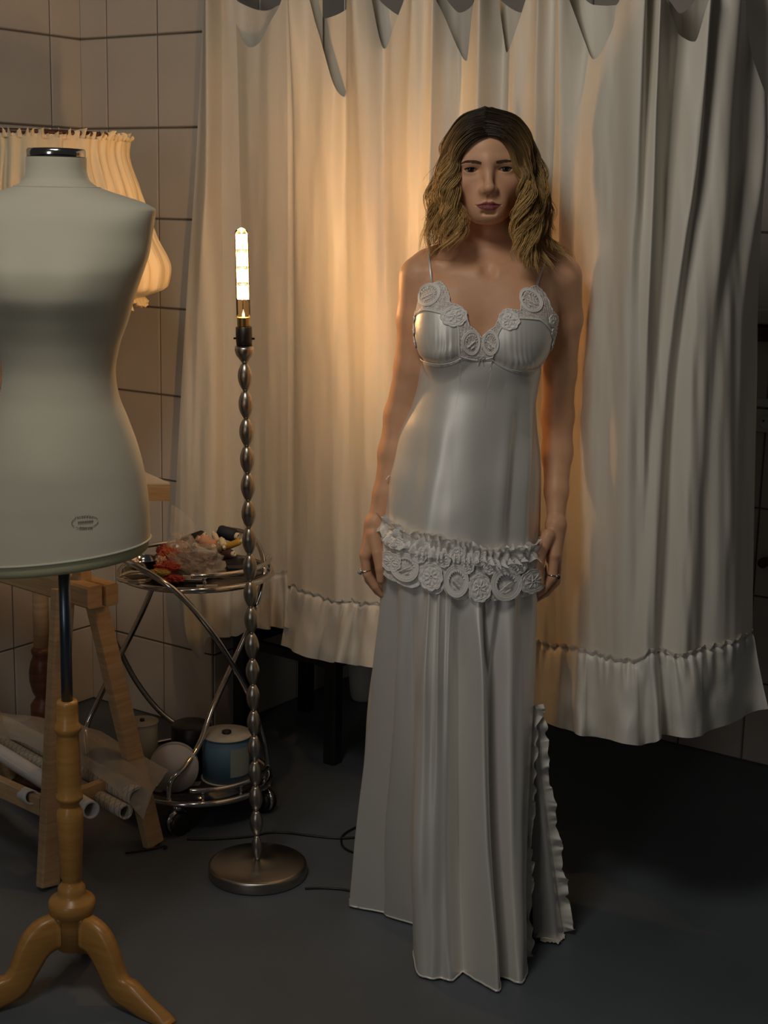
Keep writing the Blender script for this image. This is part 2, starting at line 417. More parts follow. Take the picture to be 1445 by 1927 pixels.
def cloth(xl, xr, ytop, ybot, ridges, nu, nv, push=0.0, seed=1, lean=None):
    """sheet between pixel columns; xl, xr are (top, bottom) x; ytop / ybot functions of x"""
    u = np.linspace(0, 1, nu); v = np.linspace(0, 1, nv)
    x0 = xl[0] + (xr[0] - xl[0]) * u; x1 = xl[1] + (xr[1] - xl[1]) * u
    X = x0[:, None] + (x1 - x0)[:, None] * v[None]**1.0
    yt, yb = ytop(x0)[:, None], ybot(x1)[:, None]
    Y = yt + (yb - yt) * v[None]
    D = fold_sum(X, Y, ridges) + soft_folds(X, Y, seed) + push
    return at(X, Y, plan(X)) + plan_normal(X) * D[..., None], X, Y

cu = thing('curtain', (0.15, 3.3, 0.0), 'cream satin curtain gathered in points with a ruffled hem behind the person', 'curtain')
TOP_X = [380, 400, 430, 468, 510, 548, 562, 600, 638, 655, 690, 719, 757, 780, 812, 830, 877, 893, 925, 951, 990, 1008, 1062, 1075, 1117, 1168, 1180, 1240, 1252, 1305, 1322, 1345, 1384, 1396, 1424, 1440]
TOP_Y = [-60, -60, 40, 88, 30, -60, -60, 60, 180, -20, -60, 90, 10, -60, -60, 10, 114, 20, -60, 97, 0, -60, -60, 0, 111, 10, -60, -60, 0, 79, 0, -60, -60, 10, 177, 215]
front_top = lambda x: interp(x, TOP_X, TOP_Y)
SEAM_X = [520, 557, 610, 712, 850, 1000, 1047, 1134, 1192, 1218, 1270, 1330, 1408, 1440]
SEAM_Y = [1098, 1106, 1122, 1136, 1165, 1203, 1214, 1230, 1244, 1222, 1231, 1217, 1188, 1176]
seam = lambda x: interp(x, SEAM_X, SEAM_Y)
Pf, Xf, Yf = cloth((540, 540), (1432, 1413), front_top, seam, RIDGES, 760, 250, 0.0, 3)
obj('front_panel', grid(Pf), M['curtain'], cu)

def ruffle(xl, xr, ys, yh, ridges, nu, nv, push, seed, period=58):
    """gathered frill from the seam curve ys(x) to the hem curve yh(x)"""
    u = np.linspace(0, 1, nu); v = np.linspace(-0.05, 1, nv)
    x0 = xl[0] + (xr[0] - xl[0])*u; x1 = xl[1] + (xr[1] - xl[1])*u
    vv = np.clip(v, 0, 1)
    X = x0[:, None] + (x1 - x0)[:, None] * vv[None]
    wob = 0.22 * noise1(x0/23, seed)[:, None]
    big = np.sin(2*np.pi*(x0[:, None]/period + 0.9*noise1(x0/70, seed+4)[:, None]) + 0.5*vv[None])
    big = np.sign(big) * np.abs(big)**0.7
    fine = np.sin(2*np.pi*(x0[:, None]/17 + wob)) + 0.6*noise1(x0/5.5, seed+7)[:, None]
    Yp = ys(x0)[:, None] + (yh(x1) - ys(x0))[:, None] * v[None] - 7*np.clip(big, -1, 1)*vv[None]**2
    Yp = Yp + 3.5*noise1(x0/9, seed+2)[:, None]*(1 - vv[None])**4
    Yb = ys(x0)[:, None] + 0*Yp
    D = fold_sum(X, Yb, ridges)*(1 - 0.6*vv[None]) + push + 0.022*np.sqrt(vv[None]) + 0.0045*fine*np.exp(-vv[None]*6) + 0.026*big*vv[None]**0.8 + 0.004*noise2(X/16, Yp/40, seed)
    D += np.where(v[None] < 0, 0.010, 0)
    D -= 0.006*np.exp(-((vv[None])/0.03)**2)
    return at(X, Yp, plan(X)) + plan_normal(X) * D[..., None]
HEM_X = [510, 532, 590, 640, 706, 850, 1000, 1035, 1089, 1160, 1202, 1250, 1282, 1366, 1427, 1440]
HEM_Y = [1200, 1208, 1232, 1240, 1249, 1290, 1338, 1352, 1373, 1383, 1392, 1376, 1378, 1353, 1326, 1318]
hem = lambda x: interp(x, HEM_X, HEM_Y)
obj('hem_ruffle', grid(ruffle((548, 529), (1413, 1428), seam, hem, RIDGES, 1100, 40, 0.004, 11, 76)), M['ruffle'], cu)

LEFT_R = [
    ((402, 398, 372, 350), (.060, .040, .030, .020), 16, 10),
    ((384, 372, 348, 330), (-.010, -.006, .010, .012), 8, 8),
    ((412, 415, 420, 424), (-.030, -.050, -.060, -.050), 12, 26),
    ((455, 462, 470, 470), (.010, .018, .022, .014), 22, 22),
    ((508, 500, 505, 500), (.02, .020, .026, .020), 16, 18),
    ((395, 392, 404, 402), (.030, .030, .046, .050), 20, 8),
]
left_top = lambda x: interp(x, [380, 400, 425, 468, 515, 545, 620], [-60, -60, 20, 88, 20, -60, -60])
left_seam = lambda x: interp(x, [318, 400, 480, 560, 640], [1040, 1064, 1074, 1086, 1100])
Pl, _, _ = cloth((383, 321), (600, 600), left_top, left_seam, LEFT_R, 260, 220, -0.035, 17)
obj('side_panel', grid(Pl), M['curtain'], cu)
left_hem = lambda x: interp(x, [318, 350, 372, 400, 440, 480, 530, 560, 640], [1080, 1180, 1238, 1200, 1205, 1184, 1182, 1190, 1200])
obj('side_ruffle', grid(ruffle((323, 335), (600, 600), left_seam, left_hem, LEFT_R, 380, 30, -0.035, 23, 44)), M['ruffle'], cu)

BACK_R = [((420 + 95*k, 418 + 95*k, 416 + 95*k, 414 + 95*k), (.03, .02, .015, .01), 22, 22) for k in range(11)]
back_top = lambda x: interp(x, [380, 400, 440, 483, 525, 560, 575, 602, 640, 690, 705, 752, 772, 800, 835, 855, 880, 912, 930, 985, 1005, 1040, 1110, 1150, 1180, 1260, 1290, 1318, 1360, 1400, 1470],
                            [-60, -60, 0, 14, 0, -60, 0, 30, 10, -60, -5, 26, 5, -60, 0, 17, 5, -60, -10, 20, 5, -60, 2, 2, -60, -10, 18, 8, -40, -40, -20])
Pb, _, _ = cloth((384, 384), (1480, 1436), back_top, lambda x: 1010 + 0*x, BACK_R, 420, 90, -0.065, 31)
obj('lining_panel', grid(Pb), M['curtain'], cu)
# rail the points hang from, just above the picture
rail_x = np.linspace(375, 1470, 90)
rail_p = at(rail_x, -78 + 0*rail_x, plan(rail_x)) - plan_normal(rail_x)*0.03
rl = thing('curtain_rail', rail_p[45] * [1, 1, 0] + [0, 0, 1.95], 'bent metal curtain rail above the satin curtain', 'rail')
obj('rail', tube(rail_p, 0.011, 10), M['nickel'], rl)
for k in (2, 28, 60, 87):
    p = rail_p[k]; obj('ceiling_rod', tube([p, p + [0, 0, WALL_TOP - p[2]]], 0.006, 8), M['nickel'], rl)
for xh in (390, 556, 684, 806, 918, 1035, 1210, 1364, 1430):
    p = at(xh, -78, plan(xh)) - plan_normal(np.array(float(xh)))*0.03
    a = np.linspace(-2.4, 2.2, 14); hk = np.stack([0*a, 0.015*np.sin(a), 0.015*np.cos(a)], 1) + p
    obj('hook', tube(np.vstack([hk, at(xh, -56, plan(xh)) + plan_normal(np.array(float(xh)))*0.05]), 0.002, 6), M['nickel'], cu)

# ================================================================== bead floor lamp with tube bulb
LY = 3.18
def lamp_axis(y):
    """the lamp leans a little: x of its axis at picture height y"""
    return np.interp(y, [430, 1645], [454, 485])
lb = fl(485, 1645)
lt = at(454, 430, LY)
ldir = (lt - lb); ldir = ldir / np.linalg.norm(ldir)
def lz(y):  # distance up the axis for a picture height
    p = at(lamp_axis(y), y, lb[1]); return (p - lb) @ ldir
lamp = thing('floor_lamp', lb, 'silver floor lamp of stacked metal beads with a bare glowing tube bulb', 'lamp')
base_prof = [(0.105, 0.0), (0.112, 0.002), (0.113, 0.006), (0.113, 0.024), (0.111, 0.028), (0.105, 0.030), (0.05, 0.033), (0.014, 0.036), (0.010, 0.038)]
obj('base', lathe(base_prof, 64, lb), M['nickel'], lamp)
s_px = mpp(LY)
z_cup = lz(682); z_foot = 0.036
NB = 19
hb = (z_cup - z_foot) / NB
for k in range(NB):
    z0 = z_foot + hb*k; pr = []
    for t in np.linspace(0, 1, 13):
        r = 0.0052 + (0.0158 - 0.0052) * math.sin(math.pi*t)**0.85
        if k == 0: r *= 0.8
        pr.append((r, z0 + hb*t))
    obj('bead', orient(lathe(pr, 20), ldir, lb), M['nickel'], lamp)
obj('cup', orient(lathe([(0.006, z_cup), (0.011, lz(676)), (0.018, lz(668)), (0.0205, lz(660)), (0.0205, lz(651)), (0.018, lz(651))], 24), ldir, lb), M['nickel'], lamp)
sk = obj('socket', orient(lathe([(0.0165, lz(651)), (0.0175, lz(640)), (0.0175, lz(616)), (0.0165, lz(615)), (0.012, lz(615))], 24), ldir, lb), M['black'], lamp)
px_c = lb + ldir*lz(637)
obj('switch_peg', tube([px_c - [0.0225, 0, 0], px_c + [0.0225, 0, 0]], 0.0022, 8), M['black'], sk)
obj('bulb_cap', orient(lathe([(0.013, lz(616)), (0.0138, lz(613)), (0.0138, lz(598)), (0.014, lz(597))], 24), ldir, lb), M['brass'], lamp)
gm = bpy.data.materials.new('amber_glass'); gm.use_nodes = True
_nt = gm.node_tree; _nt.nodes.clear(); _N = _nt.nodes.new
_o = _N('ShaderNodeOutputMaterial'); _mx = _N('ShaderNodeMixShader'); _tr = _N('ShaderNodeBsdfTransparent'); _gl = _N('ShaderNodeBsdfGlossy'); _lw = _N('ShaderNodeLayerWeight')
_tr.inputs[0].default_value = (1.0, 0.88, 0.66, 1); _gl.inputs['Roughness'].default_value = 0.05; _lw.inputs[0].default_value = 0.25
_nt.links.new(_lw.outputs['Fresnel'], _mx.inputs[0]); _nt.links.new(_tr.outputs[0], _mx.inputs[1]); _nt.links.new(_gl.outputs[0], _mx.inputs[2]); _nt.links.new(_mx.outputs[0], _o.inputs[0])
rb = 0.0152; ztop = lz(428)
prof = [(rb, lz(597)), (rb, ztop - rb)] + [(rb*math.cos(a), ztop - rb + rb*math.sin(a)) for a in np.linspace(0.15, 1.5, 9)]
bulb = obj('bulb_glass', orient(lathe(prof, 28, caps=False), ldir, lb), gm, lamp)
fil = mat('hot_filament', (1.0, 0.6, 0.25), 0.5, emit=((1.0, 0.60, 0.27), 26.0))
tiers = [(441, 469), (475, 501), (507, 531), (538, 563)]
for y0, y1 in tiers:
    parts = []
    for k in range(7):
        a = 2*math.pi*k/7
        off = np.array([math.cos(a), math.sin(a), 0])*0.0098
        off2 = np.array([math.cos(a + .45), math.sin(a + .45), 0])*0.0098
        parts.append(tube([lb + ldir*lz(y1) + off, lb + ldir*lz(y0) + off2], 0.0027, 6))
    f_ = obj('filament_cage', join(*parts), fil, lamp)
    pl = bpy.data.lights.new('bulb_light', 'POINT'); pl.energy = 5.0; pl.color = (1.0, 0.66, 0.35); pl.shadow_soft_size = 0.011
    po = link('bulb_light', pl, lamp); po.location = ldir*(lz(y0) + lz(y1))/2
obj('filament_stem', tube([lb + ldir*lz(597), lb + ldir*lz(572), lb + ldir*lz(436)], [0.004, 0.0022, 0.0009], 8), M['chrome'], lamp)
for y_ in (472, 504, 534.5):
    obj('filament_support', orient(lathe([(0.0088, lz(y_) - .0007), (0.0096, lz(y_)), (0.0088, lz(y_) + .0007)], 14), ldir, lb), M['brass'], lamp)

# black cords on the floor
def cord(name, pts, r, label):
    P = np.array([fl(x, y, r) for x, y in pts]); P[:, 2] = r
    return tag(obj(name, tube(spline(P, 70), r, 8), M['black']), label, 'cable')
cord('power_cable', [(574, 1672), (605, 1671), (640, 1673), (672, 1677), (720, 1672)], 0.0028, 'thin black cable running from the lamp base under the dress')
cord('extension_cable', [(352, 1579), (400, 1579), (450, 1576), (478, 1573), (505, 1567), (540, 1567), (580, 1572), (630, 1577), (668, 1576), (720, 1570)], 0.0030, 'black cable on the floor behind the lamp')
cord('looped_cable', [(700, 1545), (672, 1556), (650, 1568), (642, 1580), (648, 1596), (672, 1606), (705, 1610)], 0.0028, 'black cable looped beside the left dress hem')
P = np.array([fl(236, 1608), fl(270, 1603), fl(300, 1597)]) + [0, 0, 0.004]
hk = thing('crochet_hook', P[0] * [1, 1, 0], 'thin black hooked stick lying on the floor under the rolls', 'hook')
obj('shaft', tube(spline(P, 12), 0.0028, 8), M['black'], hk)
e_ = P[-1]; obj('hook_end', tube(spline([e_, e_ + [.010, .004, .001], e_ + [.017, -.002, .001], e_ + [.012, -.010, .001]], 10), 0.0026, 8), M['black'], hk)

# ================================================================== dress form
MY = 2.65
mc = fl(126, 1858); mc = np.array([at(112, 900, MY)[0] + 0.004, MY, 0.0])
form = thing('dress_form', mc, 'off-white linen dress form on a turned wooden tripod stand', 'mannequin')
def fz(y): return at(115, y, MY)[2]
def fx(x, y): return at(x, y, MY)[0]
# torso: centre x, half width, half depth, depth shift by picture row
rows = [  # y, cx, half width px, half depth m, dy
    (296, 103, 53, 0.051, 0.012), (315, 103, 53, 0.052, 0.012), (335, 104, 56, 0.056, 0.012), (347, 105, 66, 0.062, 0.010),
    (358, 106, 92, 0.070, 0.008), (370, 107, 130, 0.078, 0.004), (382, 108, 162, 0.084, 0.0), (392, 109, 174, 0.090, -0.002),
    (410, 110, 172, 0.098, -0.006), (440, 110, 169, 0.106, -0.010), (475, 111, 164, 0.114, -0.016), (510, 111, 154, 0.122, -0.020), (550, 112, 140, 0.122, -0.020),
    (600, 112, 126, 0.112, -0.014), (650, 112, 109, 0.100, -0.006), (700, 112, 101, 0.093, 0.0), (740, 112, 106, 0.096, 0.004),
    (790, 112, 124, 0.106, 0.008), (840, 112, 142, 0.116, 0.010), (890, 112, 155, 0.124, 0.010), (950, 112, 164, 0.128, 0.008), (1000, 112, 167, 0.128, 0.006), (1030, 112, 168, 0.128, 0.006)]
rows = np.array(rows, float)
TH = np.linspace(0, 2*np.pi, 120, endpoint=False)
yy = np.r_[np.linspace(296, 400, 40), np.linspace(404, 1030, 120)]
tor = []
for y in yy:
    cxp, hw, hd, dy = [float(interp(y, rows[:, 0], rows[:, k])) for k in (1, 2, 3, 4)]
    e = 2.15 + 0.5*math.exp(-((y - 400)/40)**2)
    c_, s_ = np.cos(TH), np.sin(TH)
    X = fx(cxp, y) + hw*mpp(MY)*np.sign(s_)*np.abs(s_)**(2/e)
    Yv = MY + dy - hd*np.sign(c_)*np.abs(c_)**(2/e)
    # bust and shoulder blades on the side towards the camera
    for cxb in (-62, 62):
        bump = 0.026*np.exp(-((y - 525)/70)**2)*np.exp(-((X - fx(cxp + cxb, y))/(58*mpp(MY)))**2)*np.clip(c_*2, 0, 1)
        Yv = Yv - bump
    Yv = Yv - 0.012*np.exp(-((y - 850)/90)**2)*np.exp(-((X - fx(cxp, y))/0.09)**2)*np.clip(c_*2, 0, 1)
    zz = fz(y) + 0*TH
    if y > 985:   # the cover's hem dips at one side
        zz = zz - (y - 985)/45*0.024*np.clip((fx(150, y) - X)/0.15, -0.9, 1.1)*0.8
    tor.append(np.stack([X, Yv, zz], 1))
tor = np.array(tor)
V, q = grid(tor, close_v=True)
ft = obj('torso', (V, q), M['form'], form)
ring = tor[-1]
cen = ring.mean(0)
fo_rows = [cen + (ring - cen)*k + [0, 0, dz] for k, dz in ((0.985, 0.004), (0.985, -0.006), (0.975, -0.016), (0.93, -0.022), (0.4, -0.022), (0.02, -0.022))]
obj('foam_base', grid(np.array(fo_rows), close_v=True), M['foam'], form)
obj('hem_seam', tube(cen + (ring - cen)*1.004 + [0, 0, 0.002], 0.0022, 6, closed=True), M['form'], form)
nk = tor[0]; nc = nk.mean(0)
cp = [nc + (nk - nc)*k + [0, 0, dz] for k, dz in ((0.9, -.004), (0.97, -.002), (0.97, .012), (0.93, .0145), (0.5, .016), (0.02, .016))]
obj('neck_cap', grid(np.array(cp), close_v=True), M['chrome'], form)
# neck seam, raised line
sy = int(np.argmin(np.abs(yy - 352)))
obj('neck_seam', tube(tor[sy] + (tor[sy] - tor[sy].mean(0))*0.004, 0.0012, 6, closed=True), M['form'], form)
# oval maker's stamp, illegible print
ink = mat('stamp_ink', (0.17, 0.145, 0.11), 0.9)
def form_front(x, y):
    """point on the camera side of the torso for a picture position"""
    i = int(np.argmin(np.abs(yy - y))); r_ = tor[i]; fr = r_[r_[:, 1] < r_[:, 1].mean()]; o_ = np.argsort(fr[:, 0]); fr = fr[o_]
    X = at(x, y, MY - 0.11)[0]; yv = np.interp(X, fr[:, 0], fr[:, 1])
    p = at(x, y, yv); return p + [0, -0.0014, 0]
st = []
for a0, a1 in ((2.5, 3.9), (4.1, 5.2), (5.3, 6.0), (6.4, 7.2), (7.4, 8.6)):
    a = np.linspace(a0, a1, 8); st.append(tube([form_front(160 + 25*math.cos(t), 982 + 11.5*math.sin(t) - 2*math.cos(t)) for t in a], 0.0004, 4))
for k, x in enumerate(np.linspace(147, 173, 9)):
    st.append(tube([form_front(x, 984.5 - (x - 147)*0.09), form_front(x + 1.9, 981.0 - (x - 147)*0.09)], 0.0007, 4))
for x in (150, 153, 156, 159, 162, 166.5, 170, 172.5):
    st.append(tube([form_front(x, 995.0 - abs(x - 160)*0.05), form_front(x + 1.6, 991.8 - abs(x - 160)*0.05)], 0.0006, 4))
for x in (141, 145, 149, 154, 158, 163, 168, 172):
    h_ = 977 - 4.2*math.sqrt(max(0, 1 - ((x - 158)/24)**2)); st.append(tube([form_front(x, h_), form_front(x + 2.2, h_ - 1.5)], 0.00055, 4))
sp = obj('stamp', join(*st), ink, form); sp['label'] = 'oval printed stamp with faded lettering'
# pole, turned column, tripod
zc = lambda y: at(119, y, MY)[2]
pm = mpp(MY)
cxm = mc[0]
obj('pole', lathe([(0.0108, zc(1325)), (0.0108, cen[2] - 0.02)], 20, (cxm, MY, 0)), M['steel'], form)
turned = [(32, 1779), (32, 1726), (33, 1722), (36, 1719), (44, 1712), (46, 1704), (46, 1694), (42, 1689), (29, 1684), (27, 1678), (27, 1668), (22, 1662), (18, 1658), (18, 1654), (21, 1648), (25, 1560), (26, 1536), (25, 1525), (20, 1517), (18, 1512), (21, 1507), (26, 1502), (26, 1496), (22, 1490), (24, 1470), (22, 1400), (21, 1382), (22, 1378), (26, 1373), (26, 1366), (21, 1361), (20.5, 1330), (20.5, 1322), (18.5, 1318)]
obj('column', lathe([(r*pm, zc(y)) for r, y in turned], 40, (cxm, MY, 0)), M['beech'], form)
up_l = [(0.028, zc(1714)), (0.052, zc(1716)), (0.080, zc(1727)), (0.100, zc(1748)), (0.114, zc(1775)), (0.128, zc(1805)), (0.150, 0.062), (0.185, 0.040), (0.222, 0.020), (0.240, 0.006)]
lo_l = [(0.028, zc(1772)), (0.050, zc(1780)), (0.066, zc(1800)), (0.080, 0.052), (0.094, 0.030), (0.112, 0.018), (0.140, 0.010), (0.175, 0.002), (0.205, 0.0), (0.238, 0.0)]
U_, L_ = spline(np.array(up_l), 24), spline(np.array(lo_l), 24)
U_[:, 1] = np.maximum(U_[:, 1], L_[:, 1] + 0.006)
for az in (-30, 90, 210):
    d_ = np.array([math.cos(R(az)), math.sin(R(az)), 0]); sd = np.array([-d_[1], d_[0], 0])
    hw = 0.0155
    sec = []
    for i in range(24):
        up_, lo_ = np.array([cxm, MY, 0]) + d_*U_[i, 0] + [0, 0, U_[i, 1]], np.array([cxm, MY, 0]) + d_*L_[i, 0] + [0, 0, L_[i, 1]]
        m_ = (up_ - lo_); b_ = 0.14
        sec.append([lo_ - sd*hw*.8, lo_ - sd*hw + m_*b_, up_ - sd*hw - m_*b_, up_ - sd*hw*.7, up_ + sd*hw*.7, up_ + sd*hw - m_*b_, lo_ + sd*hw + m_*b_, lo_ + sd*hw*.8])
    V, q = grid(np.array(sec), close_v=True)
    Fc = [tuple(x) for x in q.tolist()] + [tuple(range(8))[::-1], tuple(range(23*8, 24*8))]
    obj('tripod_leg', (V, Fc), M['beech'], form)
# ================================================================== lamp with gathered fabric shade, behind the dress form
SY = 3.72
sc_ = at(78, 1200, SY); sx = sc_[0]
sl = thing('shaded_lamp', (sx, SY, 0), 'carved dark wood lamp with a gathered cream fabric shade behind the dress form', 'lamp')
szt, szb = at(262, 268, SY)[2], at(300, 560, SY)[2]
a = np.linspace(0, 2*np.pi, 720, endpoint=False)
v = np.linspace(0, 1, 60)
rp = interp(v, [0, .06, .3, .6, .82, .93, 1.0], [0.243, 0.240, 0.264, 0.298, 0.330, 0.326, 0.272])
pl_ = np.sin(a*46 + 1.6*noise1(a*9, 3))
pl_ = np.sign(pl_)*np.abs(pl_)**0.8 * (0.7 + 0.3*noise1(a*14, 5))
amp = interp(v, [0, .05, .3, .8, .95, 1.0], [0.004, 0.004, 0.008, 0.013, 0.008, 0.004])
rad = rp[:, None] + amp[:, None]*pl_[None] + 0.004*noise2(a[None]*12, v[:, None]*5, 8)
zz = szt + (szb - szt)*v[:, None] - 0.03*np.exp(-((v[:, None] - 1)/0.12)**2)*0 + 0*rad
obj('shade', grid(np.stack([sx + rad*np.cos(a), SY + rad*np.sin(a), zz], -1), close_v=True), M['shade'], sl)
def frill(r0, z0, up, seed, h=0.016):
    vv = np.linspace(0, 1, 7)[:, None]
    w = np.sin(a*92 + 2*noise1(a*20, seed))*0.010*vv + 0.006*noise1(a*60, seed+1)*vv
    hh = h*vv*(1 + 0.55*noise1(a*40, seed+2))
    rr = r0 + w + 0.002
    return grid(np.stack([sx + rr*np.cos(a), SY + rr*np.sin(a), z0 + up*hh], -1), close_v=True)
obj('top_frill', frill(0.240, szt - 0.002, 1, 3, 0.017), M['shade'], sl)
obj('bottom_frill', frill(0.272, szb + 0.002, -1, 9, 0.020), M['shade'], sl)
cr = np.stack([sx + 0.236*np.cos(a[::8]), SY + 0.236*np.sin(a[::8]), 0*a[::8] + szt + 0.012], 1)
obj('top_ring', tube(cr, 0.006, 8, closed=True), M['darkwood'], sl)
for k in range(3):
    an = 2*math.pi*k/3 + .4; obj('shade_spoke', tube([(sx, SY, szt - .0), (sx + .238*math.cos(an), SY + .238*math.sin(an), szt + .010)], 0.003, 6), M['brass'], sl)
zs = lambda y: at(78, y, SY)[2]; sm_ = mpp(SY)
stem = [(30, 1470), (34, 1462), (33, 1440), (22, 1420), (16, 1400), (14, 1372), (20, 1358), (24, 1345), (24, 1325), (17, 1316), (14, 1310), (20, 1300), (25, 1280), (25, 1262), (22, 1245), (17, 1233), (20, 1228), (20, 1222), (15, 1216)]
stem = [(r*sm_, max(0.0, zs(y))) for r, y in stem if zs(y) > -0.01]
stem = [(stem[0][0]*1.9, 0.0), (stem[0][0]*1.9, 0.015)] + [(r, z) for r, z in stem if z > 0.02]
obj('carved_foot', lathe(stem, 28, (sx, SY, 0)), M['darkwood'], sl)
obj('shaft', lathe([(15*sm_, zs(1217)), (15*sm_, zs(1075))], 24, (sx, SY, 0)), M['pine'], sl)
obj('carved_collar', lathe([(15*sm_, zs(1075)), (17*sm_, zs(1068)), (13*sm_, zs(1064)), (18*sm_, zs(1058)), (18*sm_, zs(1052)), (12*sm_, zs(1044)), (8*sm_, zs(1030)), (6*sm_, zs(700)), (5*sm_, szt - 0.0)], 24, (sx, SY, 0)), M['darkwood'], sl)

# ================================================================== work table and trestle
cr_ = at(320, 909, 3.52)
tv = (np.array([-0.76, 0.65, 0])); tv /= np.linalg.norm(tv)      # table runs back to the left, along the trestle
td = np.array([-0.80, -0.05, 0]); td /= np.linalg.norm(td)
tz = cr_[2]
table = thing('work_table', (cr_[0] - 0.5, cr_[1] + 0.12, 0.0), 'worktop with a plywood edge behind the dress form', 'table')
c0 = cr_[:2]; dl = td[:2]*0.62; dn = np.array([-0.085, 0.145])
ol = [c0, c0 + dl, c0 + dl + dn, c0 + dn]
ol = [ol[i] for i in (0, 3, 2, 1)]
obj('top_laminate', slab(ol, tz - 0.004, tz), M['whitetop'], table, False)
obj('top_board', slab(ol, tz - 0.044, tz - 0.004), M['plywood'], table, False)

f1, f2 = fl(90, 1672), fl(290, 1592)
apx = at(163, 1140, 3.20)
sdir = (f2 - f1)[:2]; sdir = sdir/np.linalg.norm(sdir)
bdir = np.array([-sdir[1], sdir[0], 0.0])       # along the beam, back to the left
sdv = np.array([sdir[0], sdir[1], 0.0])
tr = thing('trestle', (apx[0], apx[1], 0), 'raw pine trestle behind the dress form carrying paper rolls', 'trestle')
zb = at(190, 1122, 3.17)[2]
b0 = np.array([apx[0], apx[1], zb]) - bdir*0.045
b1 = b0 + bdir*0.78
obj('beam', bar(b0 - sdv*0.012, b1 - sdv*0.012, 0.050, 0.040, (0, 0, 1)), M['pine'], tr, False)
obj('beam', bar(b0 + sdv*0.036 + [0, 0, -.004], b1 + sdv*0.036 + [0, 0, -.004], 0.050, 0.034, (0, 0, 1)), M['pine'], tr, False)
def mid(p, k): return p + bdir*k
for kk, full in ((0.075, True), (0.66, False)):
    top_a = mid(b0, kk) + [0, 0, 0.01] - sdv*0.04; top_b = mid(b0, kk) + [0, 0, -0.045] + sdv*0.052
    la = np.array([f1[0], f1[1], 0.0]); lbk = np.array([f2[0], f2[1], 0.0])
    if not full: la = la + bdir*0.585; lbk = lbk + bdir*0.585
    tl = (top_a - la); tl2 = (top_b - lbk)
    obj('leg', bar(la + tl*0.012, top_a, 0.050, 0.026, sdv), M['pine'], tr, False)
    obj('leg', bar(lbk + tl2*0.012, top_b, 0.048, 0.026, sdv), M['pine'], tr, False)
    obj('leg_block', bar(top_b + [0, 0, .0] - sdv*0.01, top_b + [0, 0, 0.055] - sdv*0.01, 0.05, 0.04, sdv), M['pine'], tr, False)
    ua = mid(b0, kk) + sdv*0.012
    obj('riser', bar(ua - [0, 0, 0.02], [ua[0], ua[1], tz - 0.044], 0.036, 0.03, sdv), M['pine'], tr, False)
    za = 0.175
    pa = la + tl*(za/tl[2]); pb = lbk + tl2*(za/tl2[2])
    obj('cross_rail', bar(pa + bdir*.022, pb + bdir*.022, 0.04, 0.02, (0, 0, 1)), M['pine'], tr, False)
ra = np.array([f1[0], f1[1], 0]) + (mid(b0, .075) - sdv*.04 - f1)*(0.165/zb)
obj('side_rail', bar(ra + bdir*0.03 + [0, 0, .012], ra + bdir*0.62 + [0, 0, .012], 0.045, 0.022, (0, 0, 1)), M['pine'], tr, False)

# ---- paper rolls lying through the trestle
def scroll(end, direction, length, r, turns, mat_, name, label, flare=0.0, cat='paper roll', seed=0):
    """spiral paper roll; `end` is the near end"""
    d = np.asarray(direction, float); d /= np.linalg.norm(d)
    n = int(56*turns); th = np.linspace(0, 2*np.pi*turns, n)
    rr = r*(0.80 + 0.20*th/th[-1])
    s = np.linspace(0, 1, 40)
    x = np.cross([0, 0, 1.0], d); x /= np.linalg.norm(x); y = np.cross(d, x)
    P = np.zeros((len(s), n, 3))
    for i, si in enumerate(s):
        k = 1 + 0.02*noise1(si*6, seed) + flare*(1 - si)**2
        ph = th + 0.3*seed + 0.25*si
        P[i] = np.asarray(end) + d*length*si + (rr*k)[:, None]*(np.cos(ph)[:, None]*x + np.sin(ph)[:, None]*y) + np.array([0, 0, -0.0])
    o = obj(name, grid(P), mat_)
    sol = o.modifiers.new('thickness', 'SOLIDIFY'); sol.thickness = 0.0009
    return tag(o, label, cat, 'paper rolls stored on the trestle')
gridpap = bpy.data.materials.new('dotted_pattern_paper'); gridpap.use_nodes = True
_nt = gridpap.node_tree; _b = _nt.nodes['Principled BSDF']; _tc = _nt.nodes.new('ShaderNodeTexCoord'); _br = _nt.nodes.new('ShaderNodeTexBrick')
_br.offset = 0.0; _br.inputs['Scale'].default_value = 60; _br.inputs['Mortar Size'].default_value = 0.06; _br.inputs['Brick Width'].default_value = 0.9; _br.inputs['Row Height'].default_value = 0.9
for k, c in (('Color1', (.60, .56, .48)), ('Color2', (.58, .54, .46)), ('Mortar', (.30, .29, .27))): _br.inputs[k].default_value = (*c, 1)
_nt.links.new(_tc.outputs['Object'], _br.inputs['Vector']); _nt.links.new(_br.outputs['Color'], _b.inputs['Base Color']); _b.inputs['Roughness'].default_value = 0.85
rdir = lambda x0, y0, Y0, x1, y1, Y1: at(x1, y1, Y1) - at(x0, y0, Y0)
scroll(at(172, 1524, 3.10), rdir(172, 1524, 3.10, -30, 1398, 3.62), 0.66, 0.0195, 3, M['paper_white'], 'paper_roll', 'smooth white paper roll beside the turned column, leftmost roll end', seed=1)
scroll(at(237, 1528, 3.13), rdir(237, 1528, 3.13, -10, 1390, 3.72), 0.74, 0.0165, 4, gridpap, 'paper_roll', 'slim gridded pattern paper roll with a thick white rim, lowest roll end', seed=2)
scroll(at(262, 1502, 3.17), rdir(262, 1502, 3.17, 0, 1362, 3.80), 0.78, 0.0265, 2.2, gridpap, 'paper_roll', 'wide gridded pattern paper roll wrapped in tracing paper', seed=3)
